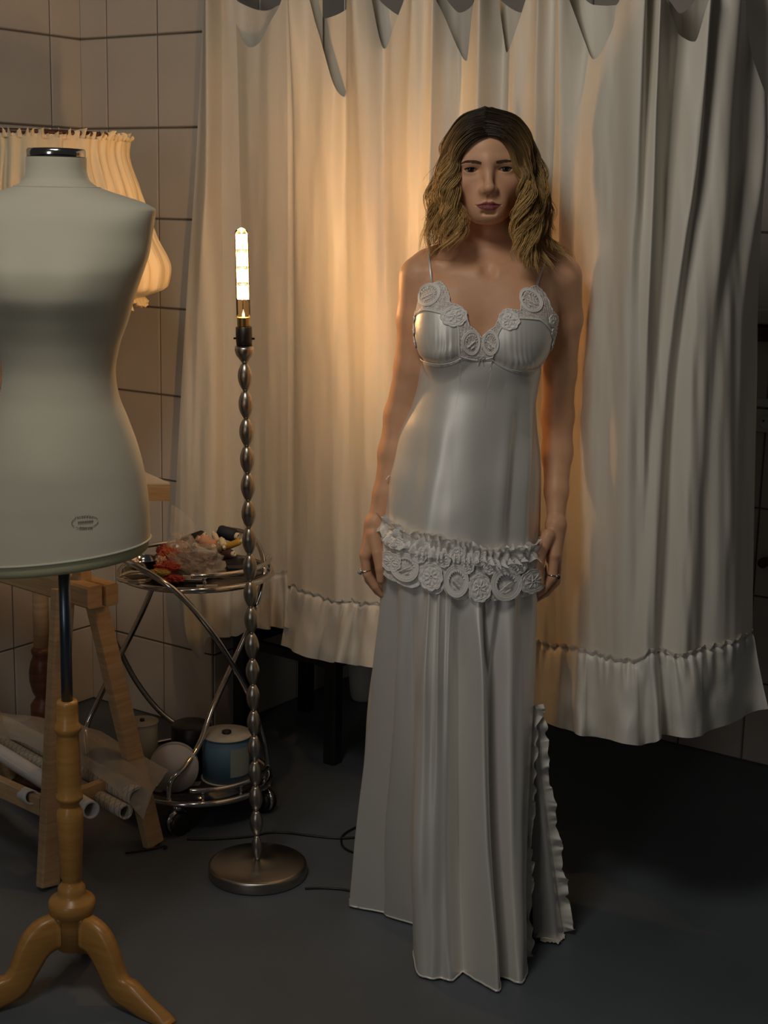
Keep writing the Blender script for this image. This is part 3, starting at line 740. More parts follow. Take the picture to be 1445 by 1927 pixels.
scroll(at(60, 1500, 3.14), rdir(60, 1500, 3.14, -60, 1448, 3.55), 0.50, 0.016, 3, M['paper_white'], 'paper_roll', 'white creased paper roll resting on the trestle side rail', seed=4)
# loose tracing paper sheet over the rolls
u = np.linspace(0, 1, 60); w = np.linspace(0, 1, 40)
far_lo, far_hi = at(-20, 1384, 3.62), at(-20, 1336, 3.74)
near_lo, near_hi = at(270, 1545, 3.12), at(318, 1448, 3.26)
midhi = at(150, 1365, 3.50)
top_e = spline([far_hi, midhi, at(240, 1408, 3.36), near_hi], 60)
bot_e = spline([far_lo, at(100, 1420, 3.42), at(200, 1472, 3.22), near_lo], 60)
Pt = top_e[:, None] + (bot_e - top_e)[:, None]*w[None, :, None]
Pt = Pt + np.array([0, -0.02, 0.022])*np.sin(np.pi*w)[None, :, None]
Pt[..., 2] += 0.006*noise2(u[:, None]*5, w[None]*3, 4) + 0.003*noise2(u[:, None]*14, w[None]*8, 6)
ts = obj('tracing_sheet', grid(Pt), M['tracing']); tag(ts, 'loose sheet of translucent tracing paper draped over the rolls', 'paper')

# ================================================================== round chrome trolley
CC = np.array([-0.462, 3.565, 0.0]); CR = 0.186
zt, zl = at(330, 1111, CC[1] - CR)[2], 0.082
cart = thing('bar_trolley', CC, 'round two-tier chrome trolley with crossing curved legs', 'trolley')
aa = np.linspace(0, 2*np.pi, 72, endpoint=False)
circ = lambda r, z: np.stack([CC[0] + r*np.cos(aa), CC[1] + r*np.sin(aa), 0*aa + z], 1)
def arc(r, z, a0, a1, n=40):
    t = np.radians(np.linspace(a0, a1, n)); return np.stack([CC[0] + r*np.cos(t), CC[1] + r*np.sin(t), 0*t + z], 1)
smoked = mat('smoked_glass', (0.03, 0.03, 0.032), 0.08, spec=0.6)
for z, nm in ((zt, 'upper'), (zl, 'lower')):
    tray = obj('tray_ring', tube(circ(CR, z), 0.0075, 12, closed=True), M['chrome'], cart)
    obj('tray_plate', lathe([(CR - 0.002, z - 0.003), (CR - 0.002, z + 0.001)], 64, (CC[0], CC[1], 0)), smoked, cart)
    for a0, a1 in ((-86, 12), (98, 160)) if nm == 'upper' else ((-88, -5), (100, 170)):
        g = obj('gallery_rail', tube(arc(CR - 0.004, z + 0.034, a0, a1), 0.006, 10), M['chrome'], cart)
        for k in np.linspace(a0 + 10, a1 - 10, 3):
            p = arc(CR - 0.004, z, k, k + .1, 2)[0]
            obj('gallery_post', lathe([(0.003, 0.004), (0.006, 0.008), (0.003, 0.011), (0.003, 0.014), (0.0055, 0.018), (0.003, 0.022), (0.003, 0.026), (0.006, 0.030)], 12, p), M['chrome'], g)
def leg(pts):
    obj('leg_tube', tube(spline([at(*p) for p in pts], 60), 0.0072, 10), M['chrome'], cart)
leg([(205, 1040, 3.47), (258, 1066, 3.40), (330, 1112, 3.365), (385, 1172, 3.40), (430, 1238, 3.47), (470, 1312, 3.55), (498, 1400, 3.60), (505, 1478, 3.60)])
leg([(186, 1152, 3.66), (215, 1204, 3.70), (255, 1280, 3.74), (300, 1338, 3.755), (345, 1372, 3.75), (390, 1392, 3.74), (430, 1412, 3.73)])
leg([(300, 1062, 3.56), (281, 1120, 3.60), (250, 1188, 3.64), (215, 1255, 3.67), (183, 1322, 3.68), (162, 1372, 3.66), (165, 1432, 3.60)])
leg([(495, 1090, 3.62), (466, 1185, 3.62), (440, 1245, 3.60), (402, 1328, 3.55), (376, 1398, 3.49), (350, 1440, 3.44), (322, 1470, 3.41), (318, 1508, 3.40)])
obj('push_handle', tube(spline([at(430, 995, 3.74), at(462, 1002, 3.68), at(486, 1025, 3.62), at(497, 1062, 3.57), at(494, 1104, 3.54), at(482, 1142, 3.53)], 40), 0.0066, 10), M['chrome'], cart)
for an in (-98, -8, 82, 172):
    p = arc(CR - 0.010, 0, an, an + .1, 2)[0]
    ct = obj('caster', lathe([(0.008, 0.060), (0.011, 0.064), (0.011, zl - 0.004)], 14, p), M['chrome'], cart)
    ax = np.array([math.cos(R(an + 55)), math.sin(R(an + 55)), 0])
    for s in (-1, 1):
        obj('wheel', orient(lathe([(0.020, -.007), (0.0285, -.005), (0.030, 0), (0.0285, .005), (0.020, .007)], 24), ax, p + [0, 0, 0.030] + ax*s*0.011), M['black'], ct)
    obj('wheel_hood', orient(lathe([(0.0318, -.003), (0.0326, 0), (0.0318, .003)], 24), ax, p + [0, 0, 0.0345]), M['chrome'], ct)

# ---- things on the trolley
TZ = zt + 0.001
def on_cart(x, y, lift=0.0):
    p = fl(x, y, TZ + lift); return p
def thread_spool(center, axis, L, r, col, name, label, core=(0.75, 0.70, 0.58), cone=1.0, mt=None):
    t = thing(name, center, label, 'thread spool', 'thread spools heaped on the trolley')
    m_ = mt or mat('thread', col, 0.6, bump=(500, 0.5))
    cm = mat('spool_core', core, 0.5)
    axis = np.asarray(axis, float); axis /= np.linalg.norm(axis)
    obj('winding', orient(lathe([(r*0.86*cone, -L/2), (r*cone, -L/2 + .004), (r, L/2 - .004), (r*0.86, L/2)], 20), axis, center), m_, t)
    obj('core', orient(lathe([(r*0.5, -L/2 - .006), (r*0.55, -L/2 - .002), (r*0.5, -L/2), (r*0.5, L/2), (r*0.55, L/2 + .003), (r*0.52, L/2 + .008), (r*0.25, L/2 + .008), (r*0.22, L/2 + .002)], 18), axis, center), cm, t)
    return t
thread_spool(at(364, 1016, 3.58), (1.0, -0.25, 0.42), 0.060, 0.0165, (0.012, 0.013, 0.018), 'thread_spool', 'black thread spool with a white core behind the pink one')
thread_spool(at(389, 1021, 3.53), (-0.86, -0.3, 0.46), 0.040, 0.0145, (0.62, 0.36, 0.27), 'thread_spool', 'fat salmon pink thread spool on top of the heap', core=(0.62, 0.4, 0.3))
thread_spool(at(428, 1004, 3.60), (1.0, -0.42, -0.16), 0.046, 0.0165, (0.012, 0.020, 0.042), 'thread_spool', 'navy thread spool with a white core end by the bead lamp')
thread_spool(at(434, 1026, 3.55), (0.93, -0.2, 0.44), 0.052, 0.0085, (0.50, 0.32, 0.045), 'thread_spool', 'slim gold thread spool below the navy one', core=(0.72, 0.66, 0.36))
thread_spool(at(406, 1012, 3.57), (0.45, -0.4, -0.75), 0.022, 0.0075, (0.70, 0.62, 0.48), 'thread_spool', 'small cream thread spool between the pink and navy spools')
thread_spool(at(419, 1022, 3.54), (0.3, -0.8, -0.5), 0.024, 0.0085, (0.74, 0.66, 0.50), 'thread_spool', 'small ivory thread reel above the gold spool')
thread_spool(at(408, 1032, 3.52), (-0.4, -0.7, 0.5), 0.022, 0.0095, (0.25, 0.20, 0.13), 'thread_spool', 'short olive brown thread spool under the pink one')
thread_spool(at(424, 1044, 3.53), (0.8, -0.4, 0.2), 0.040, 0.0125, (0.055, 0.022, 0.018), 'thread_spool', 'dark maroon thread spool lying under the gold one')
thread_spool(at(366, 1027, 3.49), (0.2, -0.9, 0.35), 0.016, 0.0065, (0.72, 0.66, 0.52), 'thread_spool', 'tiny cream reel with a hole facing out, left of the pink spool')
# bowl
bp = at(268, 1052, 3.50); bz = TZ + 0.001
bowl = tag(obj('metal_bowl', lathe([(0.018, 0.0), (0.030, 0.004), (0.038, 0.014), (0.040, 0.028), (0.0415, 0.028), (0.0395, 0.013), (0.031, 0.003), (0.02, 0.0015)][:5] + [(0.038, 0.027), (0.036, 0.014), (0.028, 0.005), (0.004, 0.003)], 32, (bp[0], bp[1], bp[2] - 0.026)), M['chrome']), 'small shiny metal bowl on the trolley next to the dress form', 'bowl')
# crumpled cloth scraps and film bags
def lump(name, c, size, mt, label, cat, seed, rough=0.30, group=None, n=40, zmin=None):
    th = np.linspace(0, 2*np.pi, n, endpoint=False); ph = np.linspace(0.02, np.pi - 0.02, n//2)
    T, Pp = np.meshgrid(th, ph)
    d = np.stack([np.cos(T)*np.sin(Pp), np.sin(T)*np.sin(Pp), np.cos(Pp)], -1)
    k = 1 + rough*(np.abs(noise2(d[..., 0]*2.6 + d[..., 2]*1.7 + 9, d[..., 1]*2.6 - d[..., 2]*2.1 + 9, seed)) * 1.4 - 0.5) + rough*0.5*noise2(d[..., 0]*7 + 3, d[..., 2]*7 + d[..., 1]*5, seed+1)
    P = np.asarray(c) + d*k[..., None]*np.asarray(size)
    P[..., 2] = np.maximum(P[..., 2], TZ + 0.002 if zmin is None else zmin)
    return tag(obj(name, grid(P, close_v=True)), label, cat, group) if mt is None else tag(obj(name, grid(P, close_v=True), mt, smooth_shade=False), label, cat, group)
red = mat('red_satin', (0.32, 0.035, 0.022), 0.4); orange = mat('orange_red_cloth', (0.42, 0.10, 0.04), 0.5); pink = mat('pale_pink_cloth', (0.55, 0.36, 0.30), 0.6)
olive = mat('olive_ribbon', (0.30, 0.22, 0.05), 0.5); mauve = mat('mauve_cloth', (0.24, 0.18, 0.17), 0.7)
lump('fabric_scrap', at(318, 1046, 3.48), (0.024, 0.018, 0.020), orange, 'orange red fabric scrap behind the metal bowl', 'fabric', 1)
lump('fabric_scrap', at(312, 1036, 3.53), (0.020, 0.015, 0.016), red, 'dark red fabric scrap at the top of the heap', 'fabric', 2)
lump('fabric_scrap', at(316, 1066, 3.44), (0.030, 0.018, 0.012), red, 'crimson fabric scrap low in the heap by the front rail', 'fabric', 3)
lump('fabric_scrap', at(303, 1056, 3.45), (0.012, 0.012, 0.012), pink, 'small pale pink fabric knot beside the bowl', 'fabric', 4)
lump('ribbon_tangle', at(298, 1078, 3.42), (0.026, 0.018, 0.010), olive, 'olive yellow ribbon tangle under the curved leg tube', 'ribbon', 5)
lump('fabric_scrap', at(326, 1088, 3.42), (0.026, 0.014, 0.009), red, 'red fabric scrap under the front gallery rail', 'fabric', 9)
lump('fabric_bundle', at(362, 1062, 3.48), (0.050, 0.030, 0.026), mauve, 'dull mauve cloth bundle inside a clear bag', 'fabric', 6)
lump('fabric_bundle', at(340, 1036, 3.52), (0.026, 0.020, 0.022), pink, 'pink cloth bundle inside a clear bag', 'fabric', 7)
lump('plastic_bag', at(360, 1055, 3.48), (0.066, 0.040, 0.040), M['film'], 'crumpled clear plastic bag around a mauve bundle', 'bag', 8, 0.35, 'clear plastic bags on the trolley')
lump('plastic_bag', at(340, 1030, 3.53), (0.036, 0.028, 0.034), M['film'], 'crinkled clear plastic bag around a pink bundle', 'bag', 12, 0.4, 'clear plastic bags on the trolley')
# upright clear sheet standing at the back of the heap
u = np.linspace(0, 1, 16); w = np.linspace(0, 1, 12)
c4 = [at(322, 950, 3.62), at(372, 985, 3.60), at(350, 1036, 3.56), at(318, 1030, 3.60)]
Ps = (c4[0]*(1-u)[:, None] + c4[1]*u[:, None])[:, None]*(1-w)[None, :, None] + (c4[3]*(1-u)[:, None] + c4[2]*u[:, None])[:, None]*w[None, :, None]
Ps[..., 1] += 0.012*np.sin(u*4)[:, None]*(1-w)[None] + 0.004*noise2(u[:, None]*5, w[None]*5, 3)
tag(obj('plastic_wrap', grid(Ps), M['film'], smooth_shade=False), 'stiff sheet of clear plastic standing behind the heap', 'plastic sheet')
# white string coil
cp_ = at(252, 1083, 3.44); t_ = np.linspace(0, 2*np.pi*5, 260)
coil = np.stack([cp_[0] + (0.040 + 0.003*np.sin(t_*3.1))*np.cos(t_), cp_[1] + (0.028 + 0.003*np.cos(t_*2.3))*np.sin(t_), TZ + 0.005 + 0.0016*t_/6.28 + 0.010*np.maximum(0, np.sin(t_ + 0.3))], 1)
tag(obj('string_coil', tube(coil, 0.0019, 6), M['white']), 'coil of white string on the trolley near the trestle', 'string')
def flatbox(p, d, L, W, H, mt, name, label, cat):
    d = np.asarray(d, float); d /= np.linalg.norm(d); s = np.array([-d[1], d[0], 0])
    return tag(obj(name, bar(p - d*L/2 + [0, 0, H/2], p + d*L/2 + [0, 0, H/2], W, H, s, 0.08), mt, smooth_shade=False), label, cat)
pb = fl(362, 1096, TZ + .001)
flatbox(pb + [0, .004, 0], (1, .1, 0), 0.060, 0.034, 0.006, M['black'], 'notebook', 'black notebook lying behind the front rail', 'notebook')
flatbox(pb + [0.0, .006, 0.0065], (1, .02, 0), 0.046, 0.026, 0.012, M['whitetop'], 'card_box', 'pale card box lying on the black notebook', 'box')
flatbox(fl(375, 1101, TZ + .001) + [0.02, -.014, 0], (1, .14, 0), 0.050, 0.008, 0.004, M['whitetop'], 'bone_folder', 'cream flat stick next to the trolley rim', 'ruler')
flatbox(fl(445, 1078, TZ + .001), (1, .3, 0), 0.046, 0.03, 0.016, mat('dark_blue_box', (0.012, 0.014, 0.03), .5), 'thread_box', 'dark blue box behind the rail post by the bead lamp', 'box')
# lower tier
def ribbon_reel(c, axis, r, h, drum_col, name, label, disc=(0.62, 0.57, 0.49), hole=0.012, hub=True):
    t = thing(name, c, label, 'ribbon reel', 'ribbon reels on the lower tier')
    axis = np.asarray(axis, float); axis /= np.linalg.norm(axis)
    dm = mat('card_disc', disc, 0.75, noise=(30, .06))
    obj('ribbon', orient(lathe([(r*0.93, 0.003), (r*0.95, h*0.5), (r*0.93, h - 0.003)], 40), axis, c), mat('ribbon_'+name, drum_col, 0.5, bump=(200, .2, (1, 1, 8))), t)
    for z0 in (0.0, h - 0.003):
        obj('disc', orient(lathe([(r, z0), (r, z0 + 0.003), (hole if hub else 0.0008, z0 + 0.003)], 44), axis, np.asarray(c)), dm, t)
    if hub: obj('hub', orient(lathe([(hole, h - 0.002), (hole, h + 0.006), (hole*0.6, h + 0.006)], 12), axis, c), M['black'], t)
    return t
LZ = zl + 0.002
pbz = fl(417, 1478, LZ); pbz = np.array([-0.385, 3.555, LZ])
bl = ribbon_reel(pbz, (0, 0, 1), 0.0645, 0.118, (0.10, 0.20, 0.30), 'ribbon_reel', 'tall blue ribbon reel with cream card ends on the lower tier')
lbp = []
for t in np.linspace(R(-75), R(-20), 10):
    lbp.append([[pbz[0] + .0622*math.cos(t), pbz[1] + .0622*math.sin(t), LZ + z] for z in (0.022, 0.095)])
lb_ = obj('paper_label', grid(np.array(lbp)), mat('blue_grey_label', (0.30, 0.34, 0.33), .6), bl); lb_['label'] = 'pale paper label wrapped on the reel'
wr = np.array([-0.525, 3.475, LZ + 0.062])
wr = at(328, 1460, 3.475); wr[2] = LZ + 0.0605
ribbon_reel(wr, (0.12, -1, 0.10), 0.060, 0.03, (0.55, 0.53, 0.52), 'ribbon_reel', 'white card reel standing on edge, facing the room', disc=(0.60, 0.58, 0.58), hole=0.004, hub=False)
cr3 = at(268, 1405, 3.62)
ribbon_reel(np.array([cr3[0], cr3[1], LZ]), (0, 0, 1), 0.042, 0.122, (0.50, 0.47, 0.36), 'ribbon_reel', 'cream reel lying flat behind the trestle leg', disc=(0.58, 0.53, 0.42), hole=0.006)
bk = at(360, 1400, 3.66)
tag(obj('black_tin', lathe([(0.05, 0.0), (0.052, .004), (0.052, .10), (0.046, .104), (0.0, .104)][:4], 36, (bk[0], bk[1], LZ)), M['black']), 'round black tin at the back of the lower tier', 'tin')

# ================================================================== black stool behind the curtain, white bin
S1, S2, S3 = fl(455, 1385), fl(625, 1435), fl(575, 1335)
S4 = S2 + (S3 - S1)
stool = thing('black_stool', (S1 + S4)/2, 'black wooden stool half hidden under the curtain hem', 'stool')
ux = (S2 - S1)/np.linalg.norm(S2 - S1); uy = (S3 - S1)/np.linalg.norm(S3 - S1)
for s in (S1, S2, S3, S4):
    obj('leg', bar(s, s + [0, 0, 0.40], 0.040, 0.040, ux), M['blackwood'], stool, False)
for a_, b_ in ((S1, S2), (S2, S4), (S4, S3), (S3, S1)):
    obj('rail', bar(a_ + [0, 0, 0.285], b_ + [0, 0, 0.285], 0.028, 0.018, (0, 0, 1)), M['blackwood'], stool, False)
    obj('apron', bar(a_ + [0, 0, 0.375], b_ + [0, 0, 0.375], 0.05, 0.02, (0, 0, 1)), M['blackwood'], stool, False)
seat = [(S1 - ux*.04 - uy*.04)[:2], (S2 + ux*.04 - uy*.04)[:2], (S4 + ux*.04 + uy*.04)[:2], (S3 - ux*.04 + uy*.04)[:2]]
obj('seat', slab(seat, 0.40, 0.425), M['blackwood'], stool, False)
bc = fl(682, 1316)
bin_ = thing('white_bin', bc, 'white tapered plastic bin behind the black stool', 'bin')
obj('body', lathe([(0.030, 0.0), (0.036, .008), (0.040, .03), (0.058, .24), (0.055, .24), (0.036, .012), (0.004, .01)], 28, bc), M['white'], bin_)
obj('rim', lathe([(0.057, .235), (0.061, .238), (0.061, .246), (0.055, .246)], 28, bc), M['white'], bin_)
# ================================================================== the person: body as one distance field, meshed in one piece
BY = 2.92
def cap_sdf(a, b, ra, rb):
    a = np.asarray(a, float); b = np.asarray(b, float); ab = b - a; L2 = ab @ ab
    def f(x, y, z):
        px_, py_, pz_ = x - a[0], y - a[1], z - a[2]
        h = np.clip((px_*ab[0] + py_*ab[1] + pz_*ab[2]) / L2, 0, 1)
        return np.sqrt((px_ - h*ab[0])**2 + (py_ - h*ab[1])**2 + (pz_ - h*ab[2])**2) - (ra + (rb - ra)*h)
    r = max(ra, rb)
    return f, (np.minimum(a, b) - r, np.maximum(a, b) + r)
def ell_sdf(c, r, rot=None):
    c = np.asarray(c, float); r = np.asarray(r, float); Mx = np.eye(3) if rot is None else rot
    def f(x, y, z):
        d = [x - c[0], y - c[1], z - c[2]]
        q = [d[0]*Mx[0][k] + d[1]*Mx[1][k] + d[2]*Mx[2][k] for k in range(3)]
        k0 = np.sqrt((q[0]/r[0])**2 + (q[1]/r[1])**2 + (q[2]/r[2])**2)
        k1 = np.sqrt((q[0]/r[0]**2)**2 + (q[1]/r[1]**2)**2 + (q[2]/r[2]**2)**2)
        return k0*(k0 - 1)/(k1 + 1e-9)
    m = r.max()
    return f, (c - m, c + m)
def smin(a, b, k):
    h = np.clip(0.5 + 0.5*(b - a)/k, 0, 1); return b + (a - b)*h - k*h*(1 - h)
def smax(a, b, k): return -smin(-a, -b, k)

PR = []          # (function, bbox, blend, operation)
def add(fb, k=0.01, op='u'): PR.append((fb[0], fb[1], k, op))
def q(x, y, Y=BY): return at(x, y, Y)
def chain(pts, k=0.012):
    """pts: (x, y, Y, radius)"""
    for p, n in zip(pts[:-1], pts[1:]):
        add(cap_sdf(q(*p[:3]), q(*n[:3]), p[3], n[3]), k)
# ---- torso: stacked ellipses
TR = np.array([  # y, left, right, half depth, depth shift
    (466, 876, 962, .044, .022), (480, 858, 984, .052, .018), (495, 828, 1016, .062, .012), (512, 800, 1044, .074, .008), (545, 794, 1052, .086, .004), (590, 797, 1046, .092, .0), (640, 800, 1030, .092, .0),
    (690, 800, 1014, .080, -.006), (750, 796, 1003, .070, -.012), (800, 788, 1000, .074, -.010), (860, 768, 1001, .086, .000), (920, 750, 1001, .103, .010), (985, 737, 1000, .109, .012), (1050, 734, 998, .109, .012),
    (1120, 738, 994, .102, .010), (1200, 748, 980, .088, .010)], float)
_tz = np.array([at((l + r)/2, y, BY)[2] for y, l, r, _, _ in TR])[::-1]
_tcx = np.array([at((l + r)/2, y, BY)[0] for y, l, r, _, _ in TR])[::-1]
_trx = np.array([at(r, y, BY)[0] - at(l, y, BY)[0] for y, l, r, _, _ in TR])[::-1]/2
_try, _tdy = TR[::-1, 3], TR[::-1, 4]
def torso_f(x, y, z):
    zc_ = np.clip(z, _tz[0], _tz[-1])
    cx_, rx_, ry_, dy_ = [interp(zc_, _tz, t) for t in (_tcx, _trx, _try, _tdy)]
    p = 2.25
    k = (np.abs((x - cx_)/rx_)**p + np.abs((y - BY - dy_)/ry_)**p)**(1/p)
    d = (k - 1)*np.minimum(rx_, ry_)
    return np.maximum(d, np.maximum(z - _tz[-1], _tz[0] - z))
bb_t = (np.array([-0.1, BY - .13, _tz[0]]), np.array([0.45, BY + .14, _tz[-1]]))
add((torso_f, bb_t), 0.02)
TORSO_ONLY = [PR[-1]]
for xb in (843, 974):      # bust
    add(ell_sdf(q(xb, 640, BY - 0.058), (0.052, 0.044, 0.050)), 0.040); TORSO_ONLY.append(PR[-1])
    add(ell_sdf(q(xb, 600, BY - 0.048), (0.048, 0.036, 0.060)), 0.040); TORSO_ONLY.append(PR[-1])
# ---- neck, shoulders, collar bones
add(cap_sdf(q(917, 430, BY + .022), q(918, 492, BY + .018), 0.046, 0.050), 0.028)
for s, xs in ((-1, (896, 806)), (1, (942, 1042))):
    add(cap_sdf(q(xs[0], 462, BY + .03), q(xs[1], 496, BY + .018), 0.026, 0.030), 0.035)
    add(cap_sdf(q(918 + s*18, 512, BY - .052), q(918 + s*95, 499, BY - .030), 0.009, 0.010), 0.016)
add(ell_sdf(q(918, 507, BY - .066), (0.008, 0.009, 0.008)), 0.020, 's')
# ---- arms
chain([(790, 522, BY + .006, .0415), (783, 600, BY + .012, .0365), (775, 690, BY + .020, .0335), (752, 782, BY + .028, .0300), (740, 852, BY + .016, .0290), (724, 930, BY - .004, .0225), (707, 984, BY - .018, .0180)], 0.014)
chain([(1054, 522, BY + .012, .0430), (1061, 600, BY + .036, .0355), (1053, 700, BY + .062, .0325), (1049, 782, BY + .072, .0320), (1048, 852, BY + .058, .0305), (1047, 925, BY + .022, .0228), (1046, 985, BY - .010, .0172)], 0.014)
# ---- hands
def hand(wr, mcps, fingers, thumb, palm_r):
    for m_ in mcps:
        add(cap_sdf(q(*wr), q(*m_), palm_r*1.05, palm_r*0.80), 0.010)
    for fg in fingers:
        for i in range(len(fg) - 1):
            add(cap_sdf(q(*fg[i][:3]), q(*fg[i+1][:3]), fg[i][3], fg[i+1][3]), 0.0022)
    for i in range(len(thumb) - 1):
        add(cap_sdf(q(*thumb[i][:3]), q(*thumb[i+1][:3]), thumb[i][3], thumb[i+1][3]), 0.007 if i == 0 else 0.0022)
H = BY - 0.035
hand((706, 986, BY - .020), [(688, 1044, H), (690, 1050, H + .018), (694, 1052, H + .034), (699, 1049, H + .048)],
     [[(686, 1045, H, .0106), (691, 1080, H - .004, .0094), (706, 1104, H - .004, .0082), (718, 1119, H, .0064)],
      [(688, 1051, H + .019, .0104), (694, 1090, H + .018, .0092), (710, 1112, H + .018, .0080), (720, 1121, H + .020, .0064)],
      [(693, 1053, H + .037, .0098), (699, 1088, H + .038, .0088), (713, 1107, H + .038, .0076), (722, 1114, H + .038, .0062)],
      [(699, 1050, H + .053, .0088), (706, 1078, H + .055, .0078), (717, 1093, H + .054, .0068), (724, 1100, H + .053, .0056)]],
     [(703, 1006, H - .002, .0135), (711, 1040, H - .014, .0120), (715, 1070, H - .020, .0098), (716, 1092, H - .020, .0076)], 0.0160)
hand((1046, 988, BY - .012), [(1044, 1044, H), (1045, 1052, H + .018), (1043, 1055, H + .034), (1038, 1051, H + .048)],
     [[(1042, 1050, H, .0108), (1039, 1086, H - .004, .0096), (1022, 1109, H - .004, .0082), (1001, 1128, H, .0062)],
      [(1047, 1056, H + .019, .0106), (1046, 1094, H + .018, .0094), (1028, 1115, H + .018, .0080), (1006, 1129, H + .020, .0062)],
      [(1044, 1056, H + .037, .0098), (1046, 1092, H + .038, .0088), (1032, 1110, H + .038, .0076), (1014, 1121, H + .038, .0060)],
      [(1038, 1052, H + .053, .0088), (1040, 1080, H + .055, .0078), (1030, 1096, H + .054, .0068), (1018, 1104, H + .053, .0056)]],
     [(1031, 1008, H - .002, .0135), (1016, 1042, H - .014, .0120), (1013, 1075, H - .020, .0098), (1017, 1097, H - .020, .0074)], 0.0160)
# ---- legs and feet (under the skirt)
for xa, xk, xf, yf in ((808, 800, 806, 1722), (928, 918, 905, 1735)):
    ft_ = fl(xf, yf)
    kn = q(xk, 1440, BY + .02); hp = q(xa, 1130, BY + .008)
    an_ = np.array([ft_[0], BY + .03, 0.085])
    add(cap_sdf(hp, kn, 0.070, 0.044), 0.03); add(cap_sdf(kn, an_, 0.044, 0.029), 0.02)
    add(cap_sdf(an_ - [0, -.02, .045], an_ - [0, .090, .062], 0.034, 0.022), 0.02)
# ---- head
HS = 1.035
HO = at(918, 318, 2.840); HO = np.array([HO[0], 2.840 + 0.0665*HS, HO[2]])
_ra = R(2.2)
HM = np.array([[math.cos(_ra), 0, -math.sin(_ra)], [0, 1, 0], [math.sin(_ra), 0, math.cos(_ra)]])   # rows: world from local columns
def hp_(x, y, z): return HO + HM @ (np.array([x, y, z])*HS)
def hl(P): return ((np.asarray(P) - HO) @ HM)/HS
def hsph(c, r, k, op='u'): add(ell_sdf(hp_(*c), np.array([r, r, r])*HS if np.isscalar(r) else np.asarray(r)*HS, HM), k, op)
def hcap(a, b, ra, rb, k, op='u'): add(cap_sdf(hp_(*a), hp_(*b), ra*HS, rb*HS), k, op)
hsph((0, .014, .022), (.0715, .093, .083), .02)
hsph((0, -.017, -.024), (.0605, .0605, .070), .022)
hsph((0, -.030, .030), (.056, .052, .045), .02)
for s in (-1, 1):
    hcap((s*.0470, .004, -.045), (s*.0170, -.052, -.0800), .0130, .0130, .030)
    hsph((s*.0400, -.043, -.022), (.0210, .024, .0180), .026)
    hsph((s*.0715, .012, -.012), (.006, .016, .028), .006)
hsph((0, -.0625, -.0825), (.0180, .0135, .0110), .014)
hcap((-.034, -.0655, .0160), (0, -.0755, .0145), .0100, .0095, .012); hcap((.034, -.0655, .0160), (0, -.0755, .0145), .0100, .0095, .012)
for s in (-1, 1):
    hsph((s*.0310, -.0885, -.0015), (.0180, .0110, .0095), .012, 's')
    hsph((s*.0310, -.0635, 0.0), (.0152, .0140, .0128), .006)
    hcap((s*.0170, -.0765, .0095), (s*.0440, -.0695, .0098), .0046, .0044, .006)
hcap((0, -.0770, .006), (0, -.0930, -.0315), .0068, .0082, .013)
hsph((0, -.0950, -.0340), (.0095, .0090, .0080), .007)
for s in (-1, 1):
    hsph((s*.0092, -.0868, -.0370), (.0058, .0080, .0054), .005)
    hsph((s*.0058, -.0920, -.0436), (.0036, .0050, .0030), .0020, 's')
hsph((0, -.0670, -.0600), (.0300, .0180, .0240), .024)
hcap((0, -.0880, -.0455), (0, -.0870, -.0535), .0014, .0020, .004, 's')
for s in (-1, 1):
    hcap((s*.0225, -.0775, -.0632), (s*.0060, -.0852, -.0597), .0018, .0032, .0035)
    hcap((s*.0060, -.0852, -.0597), (0, -.0854, -.0606), .0032, .0030, .0030)
    hcap((s*.0190, -.0780, -.0656), (s*.0060, -.0845, -.0690), .0026, .0045, .0040)
    hcap((s*.0060, -.0845, -.0690), (0, -.0846, -.0693), .0045, .0045, .0030)
    hcap((s*.0230, -.0800, -.0637), (0, -.0905, -.0642), .0010, .0010, .0014, 's')
hcap((-.010, -.0815, -.0775), (.010, -.0815, -.0775), .0026, .0026, .006, 's')
EYE_C = [hp_(s*.0310, -.0640, 0.0) for s in (-1, 1)]
for s in (-1, 1):
    hsph((s*.0312, -.0790, -.0012), (.0140, .0120, .0040), .0012, 's')

def eval_prims(prims, P):
    """distance at scattered points"""
    P = np.asarray(P, float); x, y, z = P[..., 0], P[..., 1], P[..., 2]
    d = np.full(x.shape, 0.3)
    for f, bb, k, op in prims:
        g = f(x, y, z); d = smin(d, g, k) if op == 'u' else smax(d, -g, k)
    return d
def axis_samples(*segs):
    out = [segs[0][0]]
    for a_, b_, h_ in segs:
        n = max(1, int(round((b_ - a_)/h_))); out += list(np.linspace(a_, b_, n + 1)[1:])
    return np.array(out)
hx = HO[0]
xs_ = axis_samples((-.085, -.02, .0026), (-.02, hx - .085, .0032), (hx - .085, hx - .052, .0022), (hx - .052, hx + .052, .00125), (hx + .052, hx + .085, .0022), (hx + .085, .30, .0032), (.30, .43, .0026))
ys_ = axis_samples((2.735, 2.800, .004), (2.800, 2.868, .0014), (2.868, 2.96, .0026), (2.96, 3.07, .006))
zs_ = axis_samples((-.002, .72, .008), (.72, .90, .0026), (.90, 1.36, .0046), (1.36, HO[2] - .115, .003), (HO[2] - .115, HO[2] - .03, .0013), (HO[2] - .03, HO[2] + .03, .0011), (HO[2] + .03, HO[2] + .14, .003))
Fg = np.full((len(xs_), len(ys_), len(zs_)), 0.3, np.float32)
